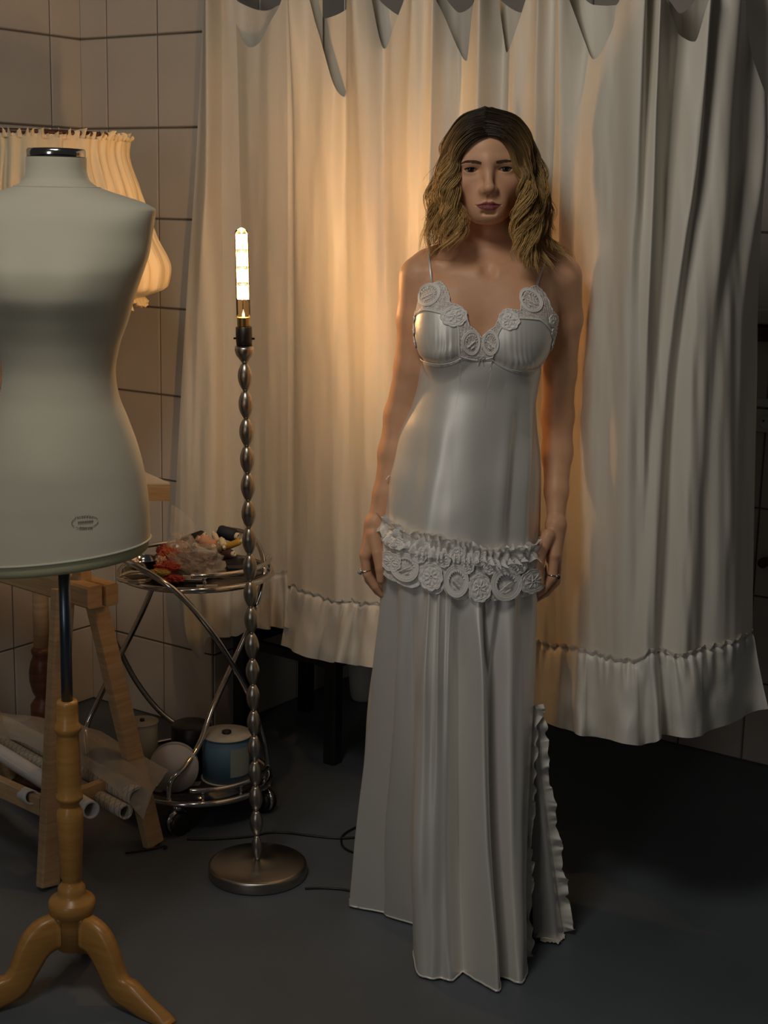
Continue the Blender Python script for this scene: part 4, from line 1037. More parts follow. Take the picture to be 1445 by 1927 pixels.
for f, (lo, hi), k, op in PR:
    mg = k*1.5 + 0.012
    i0, i1 = np.searchsorted(xs_, lo[0] - mg), np.searchsorted(xs_, hi[0] + mg)
    j0, j1 = np.searchsorted(ys_, lo[1] - mg), np.searchsorted(ys_, hi[1] + mg)
    k0, k1 = np.searchsorted(zs_, lo[2] - mg), np.searchsorted(zs_, hi[2] + mg)
    if i1 <= i0 or j1 <= j0 or k1 <= k0: continue
    x, y, z = xs_[i0:i1, None, None], ys_[None, j0:j1, None], zs_[None, None, k0:k1]
    g = f(x, y, z); sub = Fg[i0:i1, j0:j1, k0:k1]
    Fg[i0:i1, j0:j1, k0:k1] = smin(sub, g, k) if op == 'u' else smax(sub, -g, k)
def surface_nets(Fv, xs, ys, zs):
    S = Fv < 0
    cnt = np.zeros(tuple(n - 1 for n in Fv.shape), np.uint8)
    sl = [slice(None, -1), slice(1, None)]
    for a_ in range(2):
        for b_ in range(2):
            for c_ in range(2): cnt += S[sl[a_], sl[b_], sl[c_]]
    act = (cnt > 0) & (cnt < 8); del cnt
    I, J, K = np.nonzero(act)
    cid = np.full(act.shape, -1, np.int32); cid[I, J, K] = np.arange(len(I))
    acc = np.zeros((len(I), 3)); n = np.zeros(len(I))
    co = [np.asarray(xs), np.asarray(ys), np.asarray(zs)]
    for ax in range(3):
        o1, o2 = [k for k in range(3) if k != ax]
        for p in range(2):
            for r_ in range(2):
                a_ = [I.copy(), J.copy(), K.copy()]; a_[o1] += p; a_[o2] += r_
                b_ = [t.copy() for t in a_]; b_[ax] += 1
                fa, fb = Fv[tuple(a_)].astype(float), Fv[tuple(b_)].astype(float)
                m_ = (fa < 0) != (fb < 0); t = np.where(m_, fa/(fa - fb + 1e-12), 0)
                pos = np.stack([co[d][a_[d]] for d in range(3)], 1)
                pos[:, ax] += t*(co[ax][b_[ax]] - co[ax][a_[ax]])
                acc[m_] += pos[m_]; n[m_] += 1
    V = acc/n[:, None]
    quads = []
    for ax in range(3):
        o1, o2 = [(1, 2), (2, 0), (0, 1)][ax]
        sA = [slice(1, -1)]*3; sB = [slice(1, -1)]*3
        sA[ax] = slice(None, -1); sB[ax] = slice(1, None)
        A_, B_ = S[tuple(sA)], S[tuple(sB)]
        E = np.argwhere(A_ != B_)
        if not len(E): continue
        ins = A_[tuple(E.T)]
        base = E.copy(); base[:, o1] += 1; base[:, o2] += 1
        c = []
        for d1, d2 in ((-1, -1), (0, -1), (0, 0), (-1, 0)):
            e = base.copy(); e[:, o1] += d1; e[:, o2] += d2; c.append(cid[tuple(e.T)])
        qd = np.stack(c, 1); qd[~ins] = qd[~ins][:, ::-1]
        quads.append(qd)
    Qd = np.vstack(quads); Qd = Qd[(Qd >= 0).all(1)]
    return V, Qd
BV, BQ = surface_nets(Fg, xs_, ys_, zs_)
del Fg
# one light smoothing pass
def relax(V, Qd, n=1, w=0.5):
    for _ in range(n):
        s = np.zeros_like(V); c = np.zeros(len(V))
        for a_, b_ in ((0, 1), (1, 2), (2, 3), (3, 0)):
            np.add.at(s, Qd[:, a_], V[Qd[:, b_]]); np.add.at(c, Qd[:, a_], 1)
            np.add.at(s, Qd[:, b_], V[Qd[:, a_]]); np.add.at(c, Qd[:, b_], 1)
        V = V*(1 - w) + w*s/np.maximum(c, 1)[:, None]
    return V
BV = relax(BV, BQ, 1, 0.5)

person = thing('person', (q(870, 1700)[0], BY, 0.0), 'person in a long ivory satin slip dress standing with arms down', 'person')
body = obj('body', (BV, BQ), M['skin'], person)
def colour_attr(o, C):
    at_ = o.data.color_attributes.new('Col', 'FLOAT_COLOR', 'POINT')
    C4 = np.c_[C, np.ones(len(C))].astype(np.float32); at_.data.foreach_set('color', C4.ravel())
L = hl(BV)
skin = np.array([0.77, 0.425, 0.25]); lipc = np.array([0.26, 0.068, 0.07])
C = np.tile(skin, (len(BV), 1))
xa = np.abs(L[:, 0])
up_edge = interp(np.clip(xa, 0, .024), [0, .005, .012, .024], [-.0578, -.0562, -.0592, -.0640])
lo_edge = interp(np.clip(xa, 0, .024), [0, .006, .014, .024], [-.0742, -.0738, -.0712, -.0642])
lm = smooth(0, .0016, up_edge - L[:, 2])*smooth(0, .0020, L[:, 2] - lo_edge)*(xa < .0235)*(L[:, 1] < -.070)
C = C*(1 - lm[:, None]) + lipc*lm[:, None]
ck = np.exp(-((xa - .036)/.018)**2 - ((L[:, 2] + .034)/.016)**2)*(L[:, 1] < -.03)*0.28
C = C*(1 - ck[:, None]) + np.array([0.70, 0.30, 0.20])*ck[:, None]
nose = np.exp(-((L[:, 0])/.014)**2 - ((L[:, 2] + .04)/.012)**2)*(L[:, 1] < -.08)*0.25
C = C*(1 - nose[:, None]) + np.array([0.70, 0.32, 0.20])*nose[:, None]
ls = np.exp(-((xa - .031)/.015)**2 - ((L[:, 2] - .006)/.0055)**2)*(L[:, 1] < -.055)*0.65      # darker tone on the upper lids
C = C*(1 - ls[:, None]) + np.array([0.24, 0.125, 0.075])*ls[:, None]
colour_attr(body, C)

# ---- eyes, lashes, brows
def eye_ball(c):
    th = np.linspace(0, 2*np.pi, 40, endpoint=False); ph = np.linspace(0.001, np.pi*0.62, 34)
    T, Pp = np.meshgrid(th, ph); r = 0.0124*HS
    rr = r*(1 + 0.035*np.exp(-(Pp/0.42)**2))
    P = np.asarray(c) + rr[..., None]*np.stack([np.cos(T)*np.sin(Pp), -np.cos(Pp), np.sin(T)*np.sin(Pp)], -1)
    Cc = np.where(Pp < 0.20, 0.004, 0)[..., None] + np.where((Pp >= 0.20) & (Pp < 0.50), 1, 0)[..., None]*np.array([0.035, 0.028, 0.022]) + np.where(Pp >= 0.50, 1, 0)[..., None]*np.array([0.34, 0.29, 0.25])
    return grid(P, close_v=True), Cc.reshape(-1, 3)
eyem = mat('eye', (0.5, 0.5, 0.5), 0.12, attr='Col')
for c in EYE_C:
    g, cc = eye_ball(c); e_o = obj('eye', g, eyem, person); colour_attr(e_o, cc)
lash = mat('lash', (0.014, 0.009, 0.007), 0.6)
def face_hit(lx, lz, off=0.0):
    """walk from the front towards the face in head space"""
    y = -0.135
    for _ in range(60):
        d = eval_prims(PR_HEAD, hp_(lx, y, lz)[None])[0]
        if d < off + 0.0002: break
        y += max(d - off, 0.0002)*0.9/HS
    return np.array([lx, y, lz])
PR_HEAD = [p for p in PR if p[1][1][2] > HO[2] - 0.13*HS]
for s in (-1, 1):
    pts = []
    for t in np.linspace(-1, 1, 13):
        lx = s*.0312 + t*.0136; lz = -.0012 + .0042*math.sqrt(max(0, 1 - (t*0.97)**2)) - (0.0006 if t*s > 0.4 else 0)
        dx, dz = lx - s*.0310, lz; yv = -.0640 - math.sqrt(max(1e-6, .0141**2 - dx*dx - dz*dz))
        pts.append(hp_(lx, yv, lz))
    obj('eyelash', tube(pts, np.interp(np.linspace(0, 1, 13), [0, .3, .7, 1], [.0005, .0011, .0011, .0006] if s > 0 else [.0006, .0011, .0011, .0005]), 6), lash, person)
    pts = []
    for t in np.linspace(-1, 1, 13):
        lx = s*.0312 + t*.0130; lz = -.0014 - .0036*math.sqrt(max(0, 1 - (t*0.97)**2))
        dx, dz = lx - s*.0310, lz; yv = -.0640 - math.sqrt(max(1e-6, .0133**2 - dx*dx - dz*dz))
        pts.append(hp_(lx, yv, lz))
    obj('lower_lashes', tube(pts, 0.00045, 5), lash, person)
brow_m = mat('brow_hair', (0.085, 0.050, 0.028), 0.7)
for s in (-1, 1):
    parts = []
    for k in range(150):
        t = rng.random(); u_ = rng.uniform(-1, 1)
        lx = .0125 + .0360*t; hgt = interp(t, [0, .25, .6, 1.0], [.0024, .0026, .0020, .0007])
        lz = interp(t, [0, .3, .65, 1.0], [.0098, .0122, .0136, .0104]) + u_*float(hgt)
        dirx, dirz = (.0046, .0022*(1 - t) - .0016*t)
        a_ = face_hit(s*lx, lz, .0004); b_ = face_hit(s*(lx + dirx), lz + dirz, .0008)
        parts.append(tube([hp_(*a_), hp_(*((a_ + b_)/2)), hp_(*b_)], [.00030, .00028, .00012], 4))
    obj('eyebrow', join(*parts), brow_m, person)

# ================================================================== hair
def lerp_guides(G, s):
    x = np.clip(s, 0, 1)*(len(G) - 1); i = min(int(x), len(G) - 2); t = x - i
    return G[i]*(1 - t) + G[i+1]*t
def gp(pts, n=30): return spline(np.array([at(x, y, Y) for x, y, Y in pts]), n)
YF = 2.815
left_g = [
    gp([(914, 255, YF + .014), (892, 259, YF + .008), (868, 280, YF + .012), (852, 314, YF + .018), (846, 350, YF + .018), (855, 392, YF + .010), (870, 430, YF + .002), (852, 474, YF + .010)]),
    gp([(914, 238, YF + .022), (884, 246, YF + .016), (858, 276, YF + .030), (845, 320, YF + .036), (838, 362, YF + .034), (848, 404, YF + .026), (850, 442, YF + .014), (830, 482, YF + .020)]),
    gp([(915, 220, YF + .045), (878, 230, YF + .050), (850, 266, YF + .060), (836, 320, YF + .064), (826, 370, YF + .062), (826, 415, YF + .054), (818, 452, YF + .046), (802, 484, YF + .044)]),
    gp([(917, 206, YF + .085), (872, 222, YF + .092), (843, 264, YF + .098), (830, 325, YF + .100), (818, 380, YF + .098), (812, 425, YF + .092), (802, 458, YF + .085), (786, 484, YF + .076)]),
    gp([(918, 205, YF + .125), (874, 226, YF + .145), (850, 280, YF + .158), (840, 345, YF + .158), (836, 400, YF + .150), (838, 440, YF + .140), (828, 470, YF + .130), (812, 494, YF + .122)]),
    gp([(919, 210, YF + .160), (896, 240, YF + .185), (884, 300, YF + .195), (880, 360, YF + .188), (878, 410, YF + .175), (876, 450, YF + .168), (872, 480, YF + .165), (866, 500, YF + .165)]),
]
right_g = [
    gp([(917, 255, YF + .014), (940, 258, YF + .008), (960, 280, YF + .010), (970, 314, YF + .012), (985, 346, YF + .010), (988, 384, YF + .004), (974, 424, YF - .004), (966, 470, YF - .004), (996, 512, YF - .008)]),
    gp([(917, 238, YF + .022), (950, 246, YF + .018), (973, 276, YF + .030), (985, 318, YF + .034), (996, 356, YF + .030), (998, 398, YF + .020), (988, 440, YF + .006), (990, 484, YF - .004), (1022, 522, YF - .006)]),
    gp([(917, 220, YF + .045), (960, 230, YF + .050), (987, 266, YF + .060), (999, 318, YF + .062), (1009, 364, YF + .056), (1014, 410, YF + .044), (1010, 450, YF + .030), (1018, 486, YF + .016), (1044, 512, YF + .010)]),
    gp([(919, 206, YF + .085), (968, 222, YF + .092), (997, 264, YF + .098), (1009, 322, YF + .098), (1020, 376, YF + .092), (1027, 420, YF + .082), (1032, 450, YF + .070), (1056, 470, YF + .060), (1080, 494, YF + .046)]),
    gp([(919, 205, YF + .125), (964, 226, YF + .145), (990, 280, YF + .158), (1001, 345, YF + .156), (1008, 400, YF + .146), (1010, 440, YF + .134), (1014, 468, YF + .122), (1030, 486, YF + .112), (1046, 498, YF + .108)]),
    gp([(919, 210, YF + .160), (942, 240, YF + .185), (954, 300, YF + .195), (958, 360, YF + .188), (958, 410, YF + .175), (960, 450, YF + .168), (962, 475, YF + .165), (966, 492, YF + .165), (970, 505, YF + .165)]),
]
HEADP = [p for p in PR if p[1][1][2] > HO[2] - 0.35]
def build_hair(G, side, n_lock, per, seed):
    r_ = np.random.default_rng(seed)
    V, Q_, Cc, nv = [], [], [], 0
    T = np.linspace(0, 1, 30)
    root = np.array([0.046, 0.030, 0.017]); mid_c = np.array([0.20, 0.115, 0.046]); tip = np.array([0.54, 0.335, 0.125])
    P_all, C_all, R_all = [], [], []
    for l in range(n_lock):
        s = (l + r_.random()*1.6)/n_lock
        g = lerp_guides(G, s**1.15)
        ln = r_.uniform(0.74, 1.02)
        tt = np.clip(T*ln, 0, 1); g = np.stack([np.interp(tt, T, g[:, k]) for k in range(3)], 1)
        ph, fr = 9.0*s + r_.normal()*0.7, 2.5 + 0.25*r_.normal()
        wv = smooth(0.28, 0.62, T)*r_.uniform(0.009, 0.015)
        g = g + np.stack([wv*np.sin(fr*2*np.pi*T + ph), wv*0.9*np.cos(fr*2*np.pi*T + ph), 0*T], 1)
        g = g + np.array([side*0.004, 0, 0])*r_.normal()*smooth(.2, .8, T)[:, None]
        shade_ = r_.choice([0.6, 0.8, 1.0, 1.15, 1.35]); warm = r_.uniform(-0.15, 0.22)
        lock_r = interp(T, [0, .25, .6, .9, 1], [.0085, .0085, .0070, .0050, .0010])*r_.uniform(.6, 1.2)
        for k in range(per):
            a_, b_ = r_.uniform(0, 6.28), math.sqrt(r_.random())
            off = np.stack([np.cos(a_ + .5*T), np.sin(a_ + .5*T), 0.5*np.sin(a_*2 + T)], 1)*(b_*lock_r)[:, None]
            fl_ = r_.normal(0, 1, 3)*0.0024; sl_ = r_.uniform(.72, 1.0)
            P = g + off + fl_*smooth(0.3, 1, T)[:, None]
            P = np.stack([np.interp(T*sl_, T, P[:, c__]) for c__ in range(3)], 1)
            if r_.random() < 0.02:      # flyaways
                P = P + (r_.normal(0, 1, 3)*np.array([.012, .006, .004]))*(T**2)[:, None]
            P_all.append(P)
            m_ = smooth(0.12 + warm*.3, 0.95, T)[:, None]
            c = root*(1 - smooth(0.10, 0.45, T)[:, None]) + mid_c*smooth(0.10, 0.45, T)[:, None]
            c = c*(1 - m_) + tip*m_
            C_all.append(c*shade_*r_.uniform(.85, 1.15)); R_all.append(np.interp(T, [0, .1, .85, 1], [.0006, .00065, .00055, .00022])*r_.uniform(.8, 1.2))
    P = np.array(P_all); C_ = np.array(C_all); Rr = np.array(R_all)
    # keep the hair outside the head, neck and shoulders
    for _ in range(2):
        flat = P.reshape(-1, 3); d = eval_prims(HEADP, flat)
        m_ = d < 0.0035
        if not m_.any(): break
        pm_ = flat[m_]; e = 0.002; gr = np.stack([eval_prims(HEADP, pm_ + np.eye(3)[k]*e) - eval_prims(HEADP, pm_ - np.eye(3)[k]*e) for k in range(3)], 1)
        gr /= np.linalg.norm(gr, axis=1)[:, None] + 1e-9
        flat[m_] = pm_ + gr*(0.0035 - d[m_])[:, None]*1.02
        P = flat.reshape(P.shape)
    ns, nt = P.shape[:2]
    Tn = np.gradient(P, axis=1); Tn /= np.linalg.norm(Tn, axis=2)[..., None] + 1e-9
    ref = np.array([0.2, -1.0, 0.1]); Nn = np.cross(Tn, ref); Nn /= np.linalg.norm(Nn, axis=2)[..., None] + 1e-9; Bn = np.cross(Tn, Nn)
    ring = np.stack([P + Rr[..., None]*(math.cos(a_)*Nn + math.sin(a_)*Bn) for a_ in (0, 2.094, 4.189)], 2)     # ns, nt, 3, xyz
    I = np.arange(ns*nt*3).reshape(ns, nt, 3)
    qd = np.stack([I[:, :-1], I[:, 1:], np.roll(I, -1, 2)[:, 1:], np.roll(I, -1, 2)[:, :-1]], -1).reshape(-1, 4)
    Cv = np.repeat(C_[:, :, None], 3, 2).reshape(-1, 3)
    return ring.reshape(-1, 3), qd, Cv
Vl, Ql, Cl = build_hair(left_g, -1, 84, 34, 5)
Vr, Qr, Cr = build_hair(right_g, 1, 90, 34, 9)
# scalp layer under the strands
th = np.linspace(0, 2*np.pi, 90, endpoint=False); ph = np.linspace(0.0, np.pi*0.80, 46)
T_, P_ = np.meshgrid(th, ph)
d_ = np.stack([np.sin(P_)*np.sin(T_), -np.sin(P_)*np.cos(T_), np.cos(P_)], -1)
front = np.clip(-d_[..., 1], 0, 1)
lim = interp(np.abs(((T_ + np.pi) % (2*np.pi)) - np.pi), [0, .5, .9, 1.3, 1.8, 3.2], [1.06, 1.00, 1.05, 1.55, 2.1, 2.4])
P2 = np.minimum(P_, lim)
d_ = np.stack([np.sin(P2)*np.sin(T_), -np.sin(P2)*np.cos(T_), np.cos(P2)], -1)
loc = np.array([0, .014, .022]) + d_*np.array([.0735, .0955, .0855])
scalp = HO + (loc.reshape(-1, 3)*HS) @ HM.T
Vs, Qs = grid(scalp.reshape(loc.shape), close_v=True)
Vh = np.vstack([Vl, Vr, Vs]); Qh = np.vstack([Ql, Qr + len(Vl), Qs + len(Vl) + len(Vr)])
hair = obj('hair', (Vh, Qh), M['hair'], person)
hair['label'] = 'long wavy brown hair with blonde ends'
colour_attr(hair, np.vstack([Cl, Cr, np.tile(np.array([0.040, 0.026, 0.015]), (len(Vs), 1))]))
# ================================================================== the slip dress
def hit(x, y, off=0.0, prims=None, Y0=2.70):
    """first point of the body seen at picture position x, y, kept `off` in front of the skin"""
    prims = PRN if prims is None else prims
    d = ray(x, y); d = d/np.linalg.norm(d); t = Y0/d[1]
    for _ in range(80):
        g = eval_prims(prims, (EYE + d*t)[None])[0] - off
        if g < 0.0003: break
        t += max(g*0.8, 0.0003)
        if t > 3.3: break
    return EYE + d*t
PRN = [p for p in PR if p[1][0][2] > 0.95 and p[1][0][2] < 1.45 or p in TORSO_ONLY]
DR_Y = [500, 560, 600, 640, 690, 740, 780, 820, 870, 920, 985, 1050, 1130]
DR_L = [799, 796, 792, 789, 789, 784, 774, 758, 745, 731, 722, 718, 717]
DR_R = [1045, 1042, 1038, 1031, 1020, 1009, 1007, 1008, 1012, 1014, 1012, 1010, 1010]
DR_D = [.09, .095, .098, .100, .096, .090, .094, .099, .106, .114, .121, .124, .124]
def dress_axis(y):
    l, r_, d = [interp(y, DR_Y, t) for t in (DR_L, DR_R, DR_D)]
    c = at((l + r_)/2, y, BY)
    c = np.stack([c[..., 0], c[..., 1], at((l + r_)/2, y, BY - d)[..., 2]], -1)      # rows are read where the front of the dress is
    return c, (at(r_, y, BY) - at(l, y, BY))[..., 0]/2, d
def bodice(th, y, off=0.0035):
    """point of the dress at angle th (0 = towards the camera, + to the picture's right) and picture row y"""
    th, y = np.broadcast_arrays(np.asarray(th, float), np.asarray(y, float))
    c, rx, ry = dress_axis(y)
    st_, ct = np.sin(th), np.cos(th)
    ryb = np.where(ct < 0, ry*(0.66 + 0.30*smooth(860, 1000, y)), ry)       # flatter at the back
    rd = 1/np.sqrt((st_/rx)**2 + (ct/ryb)**2)
    lo, hi = np.full(th.shape, 0.02), np.full(th.shape, 0.26)
    ctr = np.stack([c[..., 0], np.full(th.shape, BY), c[..., 2]], -1)
    dv = np.stack([st_, -ct, 0*st_], -1)
    for _ in range(22):
        m_ = (lo + hi)/2; g = eval_prims(TORSO_ONLY, ctr + dv*m_[..., None]) - off
        ins = g < 0; lo = np.where(ins, m_, lo); hi = np.where(ins, hi, m_)
    w = smooth(650, 720, y)
    r = np.maximum(hi, rd*w + hi*(1 - w))
    return ctr + dv*r[..., None], r, dv
NX = [770, 783, 793, 802, 812, 822, 832, 839, 845, 858, 868, 872, 876, 888, 900, 905, 910, 922, 934, 938, 946, 956, 970, 978, 982, 991, 1001, 1010, 1018, 1024, 1032, 1040, 1060]
NY = [640, 592, 566, 545, 533, 541, 557, 573, 574, 581, 595, 606, 613, 621, 631, 636, 631, 621, 613, 600, 586, 580, 582, 583, 566, 550, 541, 537, 552, 584, 598, 625, 645]
SX = [770, 790, 798, 812, 835, 855, 862, 866, 900, 937, 941, 950, 979, 1002, 1020, 1030, 1060]
SYs = [650, 632, 596, 582, 588, 606, 622, 666, 673, 667, 622, 606, 592, 594, 616, 640, 652]
def th_x(th, y=620):
    th = np.asarray(th, float); y = np.broadcast_to(np.asarray(y, float), th.shape)
    c, rx, ry = dress_axis(y)
    return to_px(np.stack([c[..., 0] + rx*np.sin(th), BY - ry*np.clip(np.cos(th), 0, 1), c[..., 2]], -1))[0]
def x_th(x, y):
    x, y = np.broadcast_arrays(np.asarray(x, float), np.asarray(y, float)); c, rx, ry = dress_axis(y); th_ = np.zeros(x.shape)
    for _ in range(6): th_ = np.arcsin(np.clip((at(x, y, BY - ry*np.cos(th_))[..., 0] - c[..., 0])/rx, -1, 1))
    return th_
def top_row(th, xs, ys, back=650):
    front_ = np.cos(th) > 0
    x = th_x(th); yv = interp(x, xs, ys)
    return np.where(front_, yv, back + 0*th)
nth, nr = 520, 170
TH2 = np.linspace(-np.pi, np.pi, nth, endpoint=False)
vv = np.linspace(0, 1, nr)
y_top = top_row(TH2, SX, SYs)
YY = y_top[:, None] + (1062 - y_top)[:, None]*vv[None]
TT = np.repeat(TH2[:, None], nr, 1)
Pd, Rd, Dd = bodice(TT, YY)
xp = np.stack(to_px(Pd), 0)[0]
fr_ = np.cos(TT) > 0
seam_y = interp(xp, [780, 800, 825, 845, 863, 880, 905, 925, 938, 962, 994, 1012, 1030], [682, 685, 688, 684, 675, 672, 674, 676, 682, 693, 700, 697, 690])
cup = smooth(0, 46, seam_y - YY + 46)*(YY < seam_y)
inner = np.exp(-((xp - 836)/24)**2) + np.exp(-((xp - 978)/26)**2)
ple = np.sin(2*np.pi*(xp/10.5 + 0.4*noise1(xp/14, 3)) + (seam_y - YY)*0.012)
dsp = 0.0022*ple*inner*np.exp(-np.clip(seam_y - YY, 0, 200)/26)*(YY < seam_y)*fr_
dsp += -0.0045*np.exp(-((YY - seam_y)/5.5)**2)*fr_                                   # gathered seam
dsp += 0.005*np.exp(-((YY - seam_y + 16)/14)**2)*inner*fr_                             # fabric ballooning over the seam
# draped folds below the bust
low = smooth(700, 900, YY)
for x0, x1, am, wd in ((1000, 985, .0070, 9), (978, 962, -.0065, 9), (960, 940, .0040, 12), (1008, 1003, -.004, 6), (760, 740, .004, 10), (800, 770, -.003, 14), (846, 806, .003, 16)):
    xc = x0 + (x1 - x0)*smooth(700, 1040, YY); dsp += am*low*np.exp(-((xp - xc)/wd)**2)*fr_
dsp += 0.0016*noise2(xp/34, YY/150, 5)*low + 0.001*noise2(xp/60 + YY/80, YY/90, 6)*smooth(690, 760, YY)
dsp += 0.004*(1 - fr_)*np.sin(TT*9)*low
Pd = Pd + Dd*dsp[..., None]
dress = obj('slip_dress', grid(Pd, close_u=True), M['satin'], person)
dress['label'] = 'long ivory satin slip dress with lace trim'

# ---- skirt
HEMT = [(80, 991, 1806), (68, 989, 1838), (52, 974, 1857), (30, 940, 1859), (10, 890, 1848), (-10, 840, 1824), (-30, 796, 1800), (-44, 775, 1778), (-56, 768, 1748), (-68, 744, 1725), (-80, 702, 1717), (-95, 659, 1706),
        (-120, 668, 1668), (-150, 740, 1640), (-180, 850, 1640), (-205, 950, 1690), (-222, 988, 1738), (-238, 1016, 1768), (-250, 1044, 1772), (-260, 1058, 1758)]
ha = np.array([h[0] for h in HEMT], float); hp3 = np.array([fl(h[1], h[2]) for h in HEMT])
ns_, nv_ = 560, 230
sa = np.linspace(80, -260, ns_)
hemx = interp(-sa, -ha, hp3[:, 0]); hemy = interp(-sa, -ha, hp3[:, 1])
hem_px = np.stack([hemx, hemy, 0*hemx + 0.004], 1)
top_p, top_r, top_d = bodice(np.radians(sa), np.full(ns_, 1060.0), 0.004)
v_ = np.linspace(0, 1, nv_)
vs_ = 0.375
Ps = top_p[:, None] + (hem_px - top_p)[:, None]*v_[None, :, None]
flare = (1 - np.cos(np.pi*v_))/2*0.25 + v_*0.75
Ps[..., :2] = top_p[:, None, :2] + (hem_px - top_p)[:, None, :2]*(0.55*v_ + 0.45*v_**1.6)[None, :, None]
# straight line at the sides so the silhouette follows the photograph
E0 = Ps[0].copy()
E1 = Ps[-1].copy()
want = E0.copy()
kk = np.clip((v_ - vs_)/(1 - vs_), 0, 1)[:, None]
i_s = int(vs_*(nv_ - 1))
want = np.where(v_[:, None] <= vs_, E0, E0[i_s]*(1 - kk) + hem_px[-1]*kk); want[:, 2] = E1[:, 2]
wt = smooth(0.80, 1.0, np.linspace(0, 1, ns_))
Ps = Ps + wt[:, None, None]*(want - E1)[None]
xp, yp = to_px(Ps)
axis_c = Ps.mean(0)
out = Ps - axis_c[None]; out[..., 2] = 0; out /= np.linalg.norm(out, axis=2)[..., None] + 1e-9
is_front = (sa[:, None] > -100)
def rid(xs, amps, wl, wr):
    xc = interp(yp, [1045, 1300, 1550, 1850], xs); a_ = interp(yp, [1045, 1300, 1550, 1850], amps)
    w = np.where(xp < xc, wl, wr)
    return a_*np.exp(-np.abs((xp - xc)/w)**1.8)
D2 = np.zeros_like(xp)
for r4 in [((733, 716, 700, 682), (.010, .014, .018, .020), 10, 13), ((748, 740, 733, 722), (-.008, -.014, -.018, -.018), 9, 12), ((766, 758, 752, 750), (.010, .012, .016, .016), 9, 10),
           ((778, 774, 772, 772), (-.004, -.012, -.020, -.024), 9, 8), ((800, 800, 800, 806), (.006, .012, .016, .018), 14, 26), ((826, 838, 838, 850), (.006, .010, .010, .010), 18, 16),
           ((842, 864, 866, 876), (-.010, -.016, -.016, -.012), 12, 14), ((880, 904, 908, 930), (.008, .013, .014, .015), 15, 14), ((906, 930, 938, 958), (-.012, -.014, -.012, -.010), 12, 22),
           ((950, 962, 966, 975), (.008, .008, .010, .010), 14, 12), ((985, 985, 984, 986), (.006, .004, .004, .006), 8, 8), ((862, 880, 884, 890), (.004, -.004, -.004, -.002), 7, 7),
           ((812, 812, 812, 822), (.004, .012, .018, .020), 34, 30), ((936, 946, 952, 962), (-.004, -.012, -.016, -.014), 22, 30)]:
    D2 += rid(*r4)
D2 = 1.35*D2*is_front*smooth(1040, 1300, yp)*(1 + .5*smooth(1300, 1650, yp))
vb = np.repeat(v_[None], ns_, 0); sb = np.repeat(np.radians(sa)[:, None], nv_, 1)
D2 += (0.016*np.sin(sb*11 + 1.0)*vb)*(~is_front)*smooth(0, .25, (1 - np.abs((sa[:, None] + 180)/85)))
D2 += is_front*smooth(1050, 1110, yp)*(1 - .75*smooth(1150, 1500, yp))*0.006*np.sin(2*np.pi*(xp/33 + .5*noise1(xp/50, 3)) + (yp - 1050)*.002)
D2 += 0.0025*noise2(xp/26, yp/160, 9)*vb + 0.0012*noise2(xp/10, yp/70, 10)*vb
hemw = np.exp(-((1 - vb)/0.055)**2)
D2 += hemw*0.0022*np.sin(sb*26 + 2*noise1(sb*5, 2))
Ps = Ps + out*D2[..., None]
Ps[..., 2] += hemw*0.0015*np.abs(np.sin(sb*31))
Ps[..., 2] = np.maximum(Ps[..., 2], 0.003)
sk_o = obj('skirt', grid(Ps), M['satin'], person); sk_o['label'] = 'floor length satin skirt with a side slit'
obj('hem_roll', tube(Ps[::3, -1], 0.0022, 6), M['satin'], sk_o)

# ---- ruffles along the two edges of the slit
def edge_ruffle(E, width, out_dir, seed, per):
    n = 260; S = spline(E[::4], n); t = np.linspace(0, 1, n)
    w = np.interp(t, *width); od = np.asarray(out_dir, float); od /= np.linalg.norm(od)
    tn = np.gradient(S, axis=0); tn /= np.linalg.norm(tn, axis=1)[:, None]; nn = np.cross(tn, od); nn /= np.linalg.norm(nn, axis=1)[:, None]
    k = np.linspace(-0.15, 1, 12)[None, :, None]
    wave = (0.75*np.sin(2*np.pi*per*t + 5.0*noise1(t*9, seed)) + 0.9*noise1(t*27, seed + 1) + 0.4*noise1(t*70, seed + 5))[:, None, None]
    edge = (w*(1 + 0.28*noise1(t*34, seed + 2)))[:, None, None]
    P = S[:, None] + od*edge*k + nn[:, None]*0.008*wave*np.abs(k)**0.8 + np.array([0, 0, 1.0])*0.006*noise1(t*30, seed + 3)[:, None, None]*k
    P[..., 2] = np.maximum(P[..., 2], 0.004)
    return grid(P)
obj('slit_ruffle', edge_ruffle(Ps[0, i_s:], ([0, .1, .5, 1], [.016, .012, .011, .012]), (0.9, -0.45, 0), 3, 13), M['ruffle'], sk_o)
obj('slit_ruffle', edge_ruffle(Ps[-1, i_s:], ([0, .06, .25, .6, 1], [.024, .026, .016, .020, .026]), (1.0, 0.10, 0.05), 8, 12), M['ruffle'], sk_o)
bh = Ps[int(ns_*0.86):, -1]
obj('train_ruffle', edge_ruffle(np.repeat(bh, 2, 0), ([0, 1], [.012, .016]), (0.25, -1, 0), 12, 9), M['ruffle'], sk_o)

